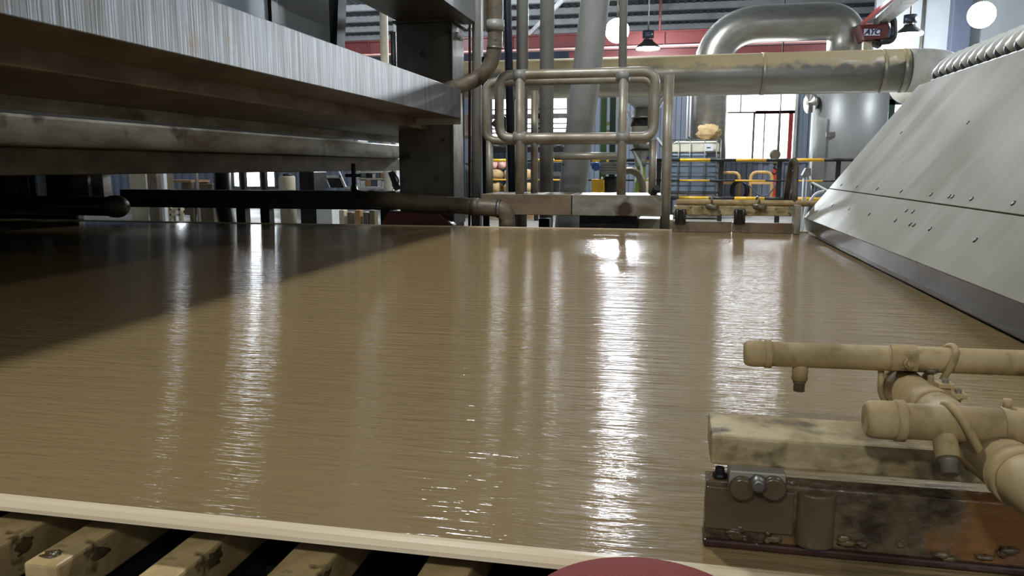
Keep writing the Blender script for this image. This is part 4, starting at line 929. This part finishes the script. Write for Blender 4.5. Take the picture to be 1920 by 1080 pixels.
# strap with bolt on the upper pipe
c = onp(A1, D1, 1690, 668, 1.1)
t = thing('pipe_strap', c, 'bent strap plate with hexagon bolt on the upper spray pipe', 'strap')
mb = MB(); w2 = .016; ro = R1 * 1.08; rin = R1 * 1.0; prev = None
pts = [(ro * math.cos(g), ro * math.sin(g)) for g in [R(v) for v in range(110, 231, 12)]]
# wraps the camera side of the pipe then stands off as a flat tongue
sec = [(-p[0] * -1, p[1]) for p in pts]
th = .0025
out = [(math.cos(R(v)) , math.sin(R(v))) for v in range(100, 215, 10)]
for i in range(len(out) - 1):
    (c0, s0), (c1, s1) = out[i], out[i + 1]
    f0 = 1 + .12 * i / len(out); f1 = 1 + .12 * (i + 1) / len(out)
    p = []
    for x in (-w2, w2):
        p += [(c + D1 * x + Vector((0, c0 * ro * f0, s0 * ro * f0))), (c + D1 * x + Vector((0, c1 * ro * f1, s1 * ro * f1))), (c + D1 * x + Vector((0, c1 * (ro * f1 + th), s1 * (ro * f1 + th)))), (c + D1 * x + Vector((0, c0 * (ro * f0 + th), s0 * (ro * f0 + th))))]
    mb.hexa([p[0], p[1], p[2], p[3], p[4], p[5], p[6], p[7]])
mb.build('strap_plate', 'mud_pipe', t)
bq = c + Vector((.002, -ro * 1.08, -ro * .05)); n = Vector((0, -1, .1)).normalized()
MB().lathe(bq, n, [(0, .0085), (.003, .0085)], 20).build('washer', 'mud_pipe', t)
MB().lathe(bq + n * .003, n, [(0, .0065), (.006, .0065)], 6).build('hex_nut', 'mud_pipe', t)
MB().lathe(bq + n * .009, n, [(0, .003), (.006, .0028)], 12).build('bolt_end', 'mud_pipe', t)
# U bolts
def ubolt(cen, axis_pipe, r, dirn, label, low, rod=.0042):
    t = thing('u_bolt', cen, label, 'u-bolt')
    ax = Vector(axis_pipe).normalized(); dn = Vector(dirn); dn = (dn - ax * dn.dot(ax)).normalized(); sd = ax.cross(dn)
    R_ = r + rod; pts = [cen - sd * R_ + dn * low]
    for g in range(180, -1, -15): pts.append(cen + sd * R_ * math.cos(R(g)) - dn * R_ * math.sin(R(g)))
    pts.append(cen + sd * R_ + dn * low)
    MB().tube(pts, rod, 12).build('rod', 'mud_pipe', t)
    for e in (pts[0], pts[-1]): MB().lathe(e - dn * .012, dn, [(0, rod * 2), (.006, rod * 2)], 6).build('nut', 'dirty_pipe', t)
    return t
c = onp(A1, D1, 1772, 672, 1.1); ubolt(c, Vector((.9, .1, -.42)), R1, Vector((-.42, .0, -.9)), 'bent u-bolt over the upper spray pipe', R1 + .03)
c = P + d * .03; ubolt(c, d + Vector((-.3, 0, 0)), rf, Vector((0, .1, 1)), 'u-bolt slung under the feed pipe at the upper spray pipe', rf + .012)
c = onp(A2, D2, 1797, 795, .8); ubolt(c, Vector((.86, .1, .48)), R2, Vector((.5, 0, -.86)), 'long u-bolt over the lower spray pipe', R2 + .045)
# twin wing nuts beside the feed pipe
t = thing('clamp_saddle', W(1775, 735, 1.02), 'small saddle with two square nuts beside the feed pipe', 'saddle')
for px, py in ((1772, 722), (1796, 741)):
    q = W(px, py, 1.03); MB().obox(q, .018, .014, .006).build('square_nut', 'mud_pipe', t, bevel=.001); MB().lathe(q + Vector((0, 0, -.014)), (0, 0, 1), [(0, .004), (.022, .004)], 10).build('stud', 'dirty_pipe', t)
MB().bar(W(1755, 715, 1.04), W(1800, 750, 1.02), .016, .005).build('saddle_plate', 'mud_pipe', t)
# strap at the far right of the lower pipe
c = onp(A2, D2, 1905, 800, .8)
t = thing('pipe_strap', c, 'rounded strap plate on the lower spray pipe beside the long u-bolt', 'strap')
MB().tube([c - D2 * .014, c + D2 * .02], R2 * 1.06, 28).build('strap_plate', 'mud_pipe', t)
MB().lathe(c + Vector((-.008, .004, R2 * 1.04)), (0, 0, 1), [(0, .004), (.008, .004)], 8).build('bolt_end', 'mud_pipe', t)

# red woven dome at the near edge
q = W(1210, 1071, .66)
tag(MB().lathe((q.x, .60, q.z - .10), (0, 0, 1), [(0, .125), (.05, .125), (.075, .118), (.092, .1), (.102, .07), (.108, .035), (.109, .0)], 56).build('red_pad', 'red_fabric'), 'round red coarse woven pad at the near wire edge', 'pad')
# operator side frame under the wire that carries the near edge
tag(MB().box(-6.58, 1.2, .95, 1.02, -1.0, .30).build('drip_tray_side', 'pit'), 'dark tray wall under the foil bars', 'tray wall')
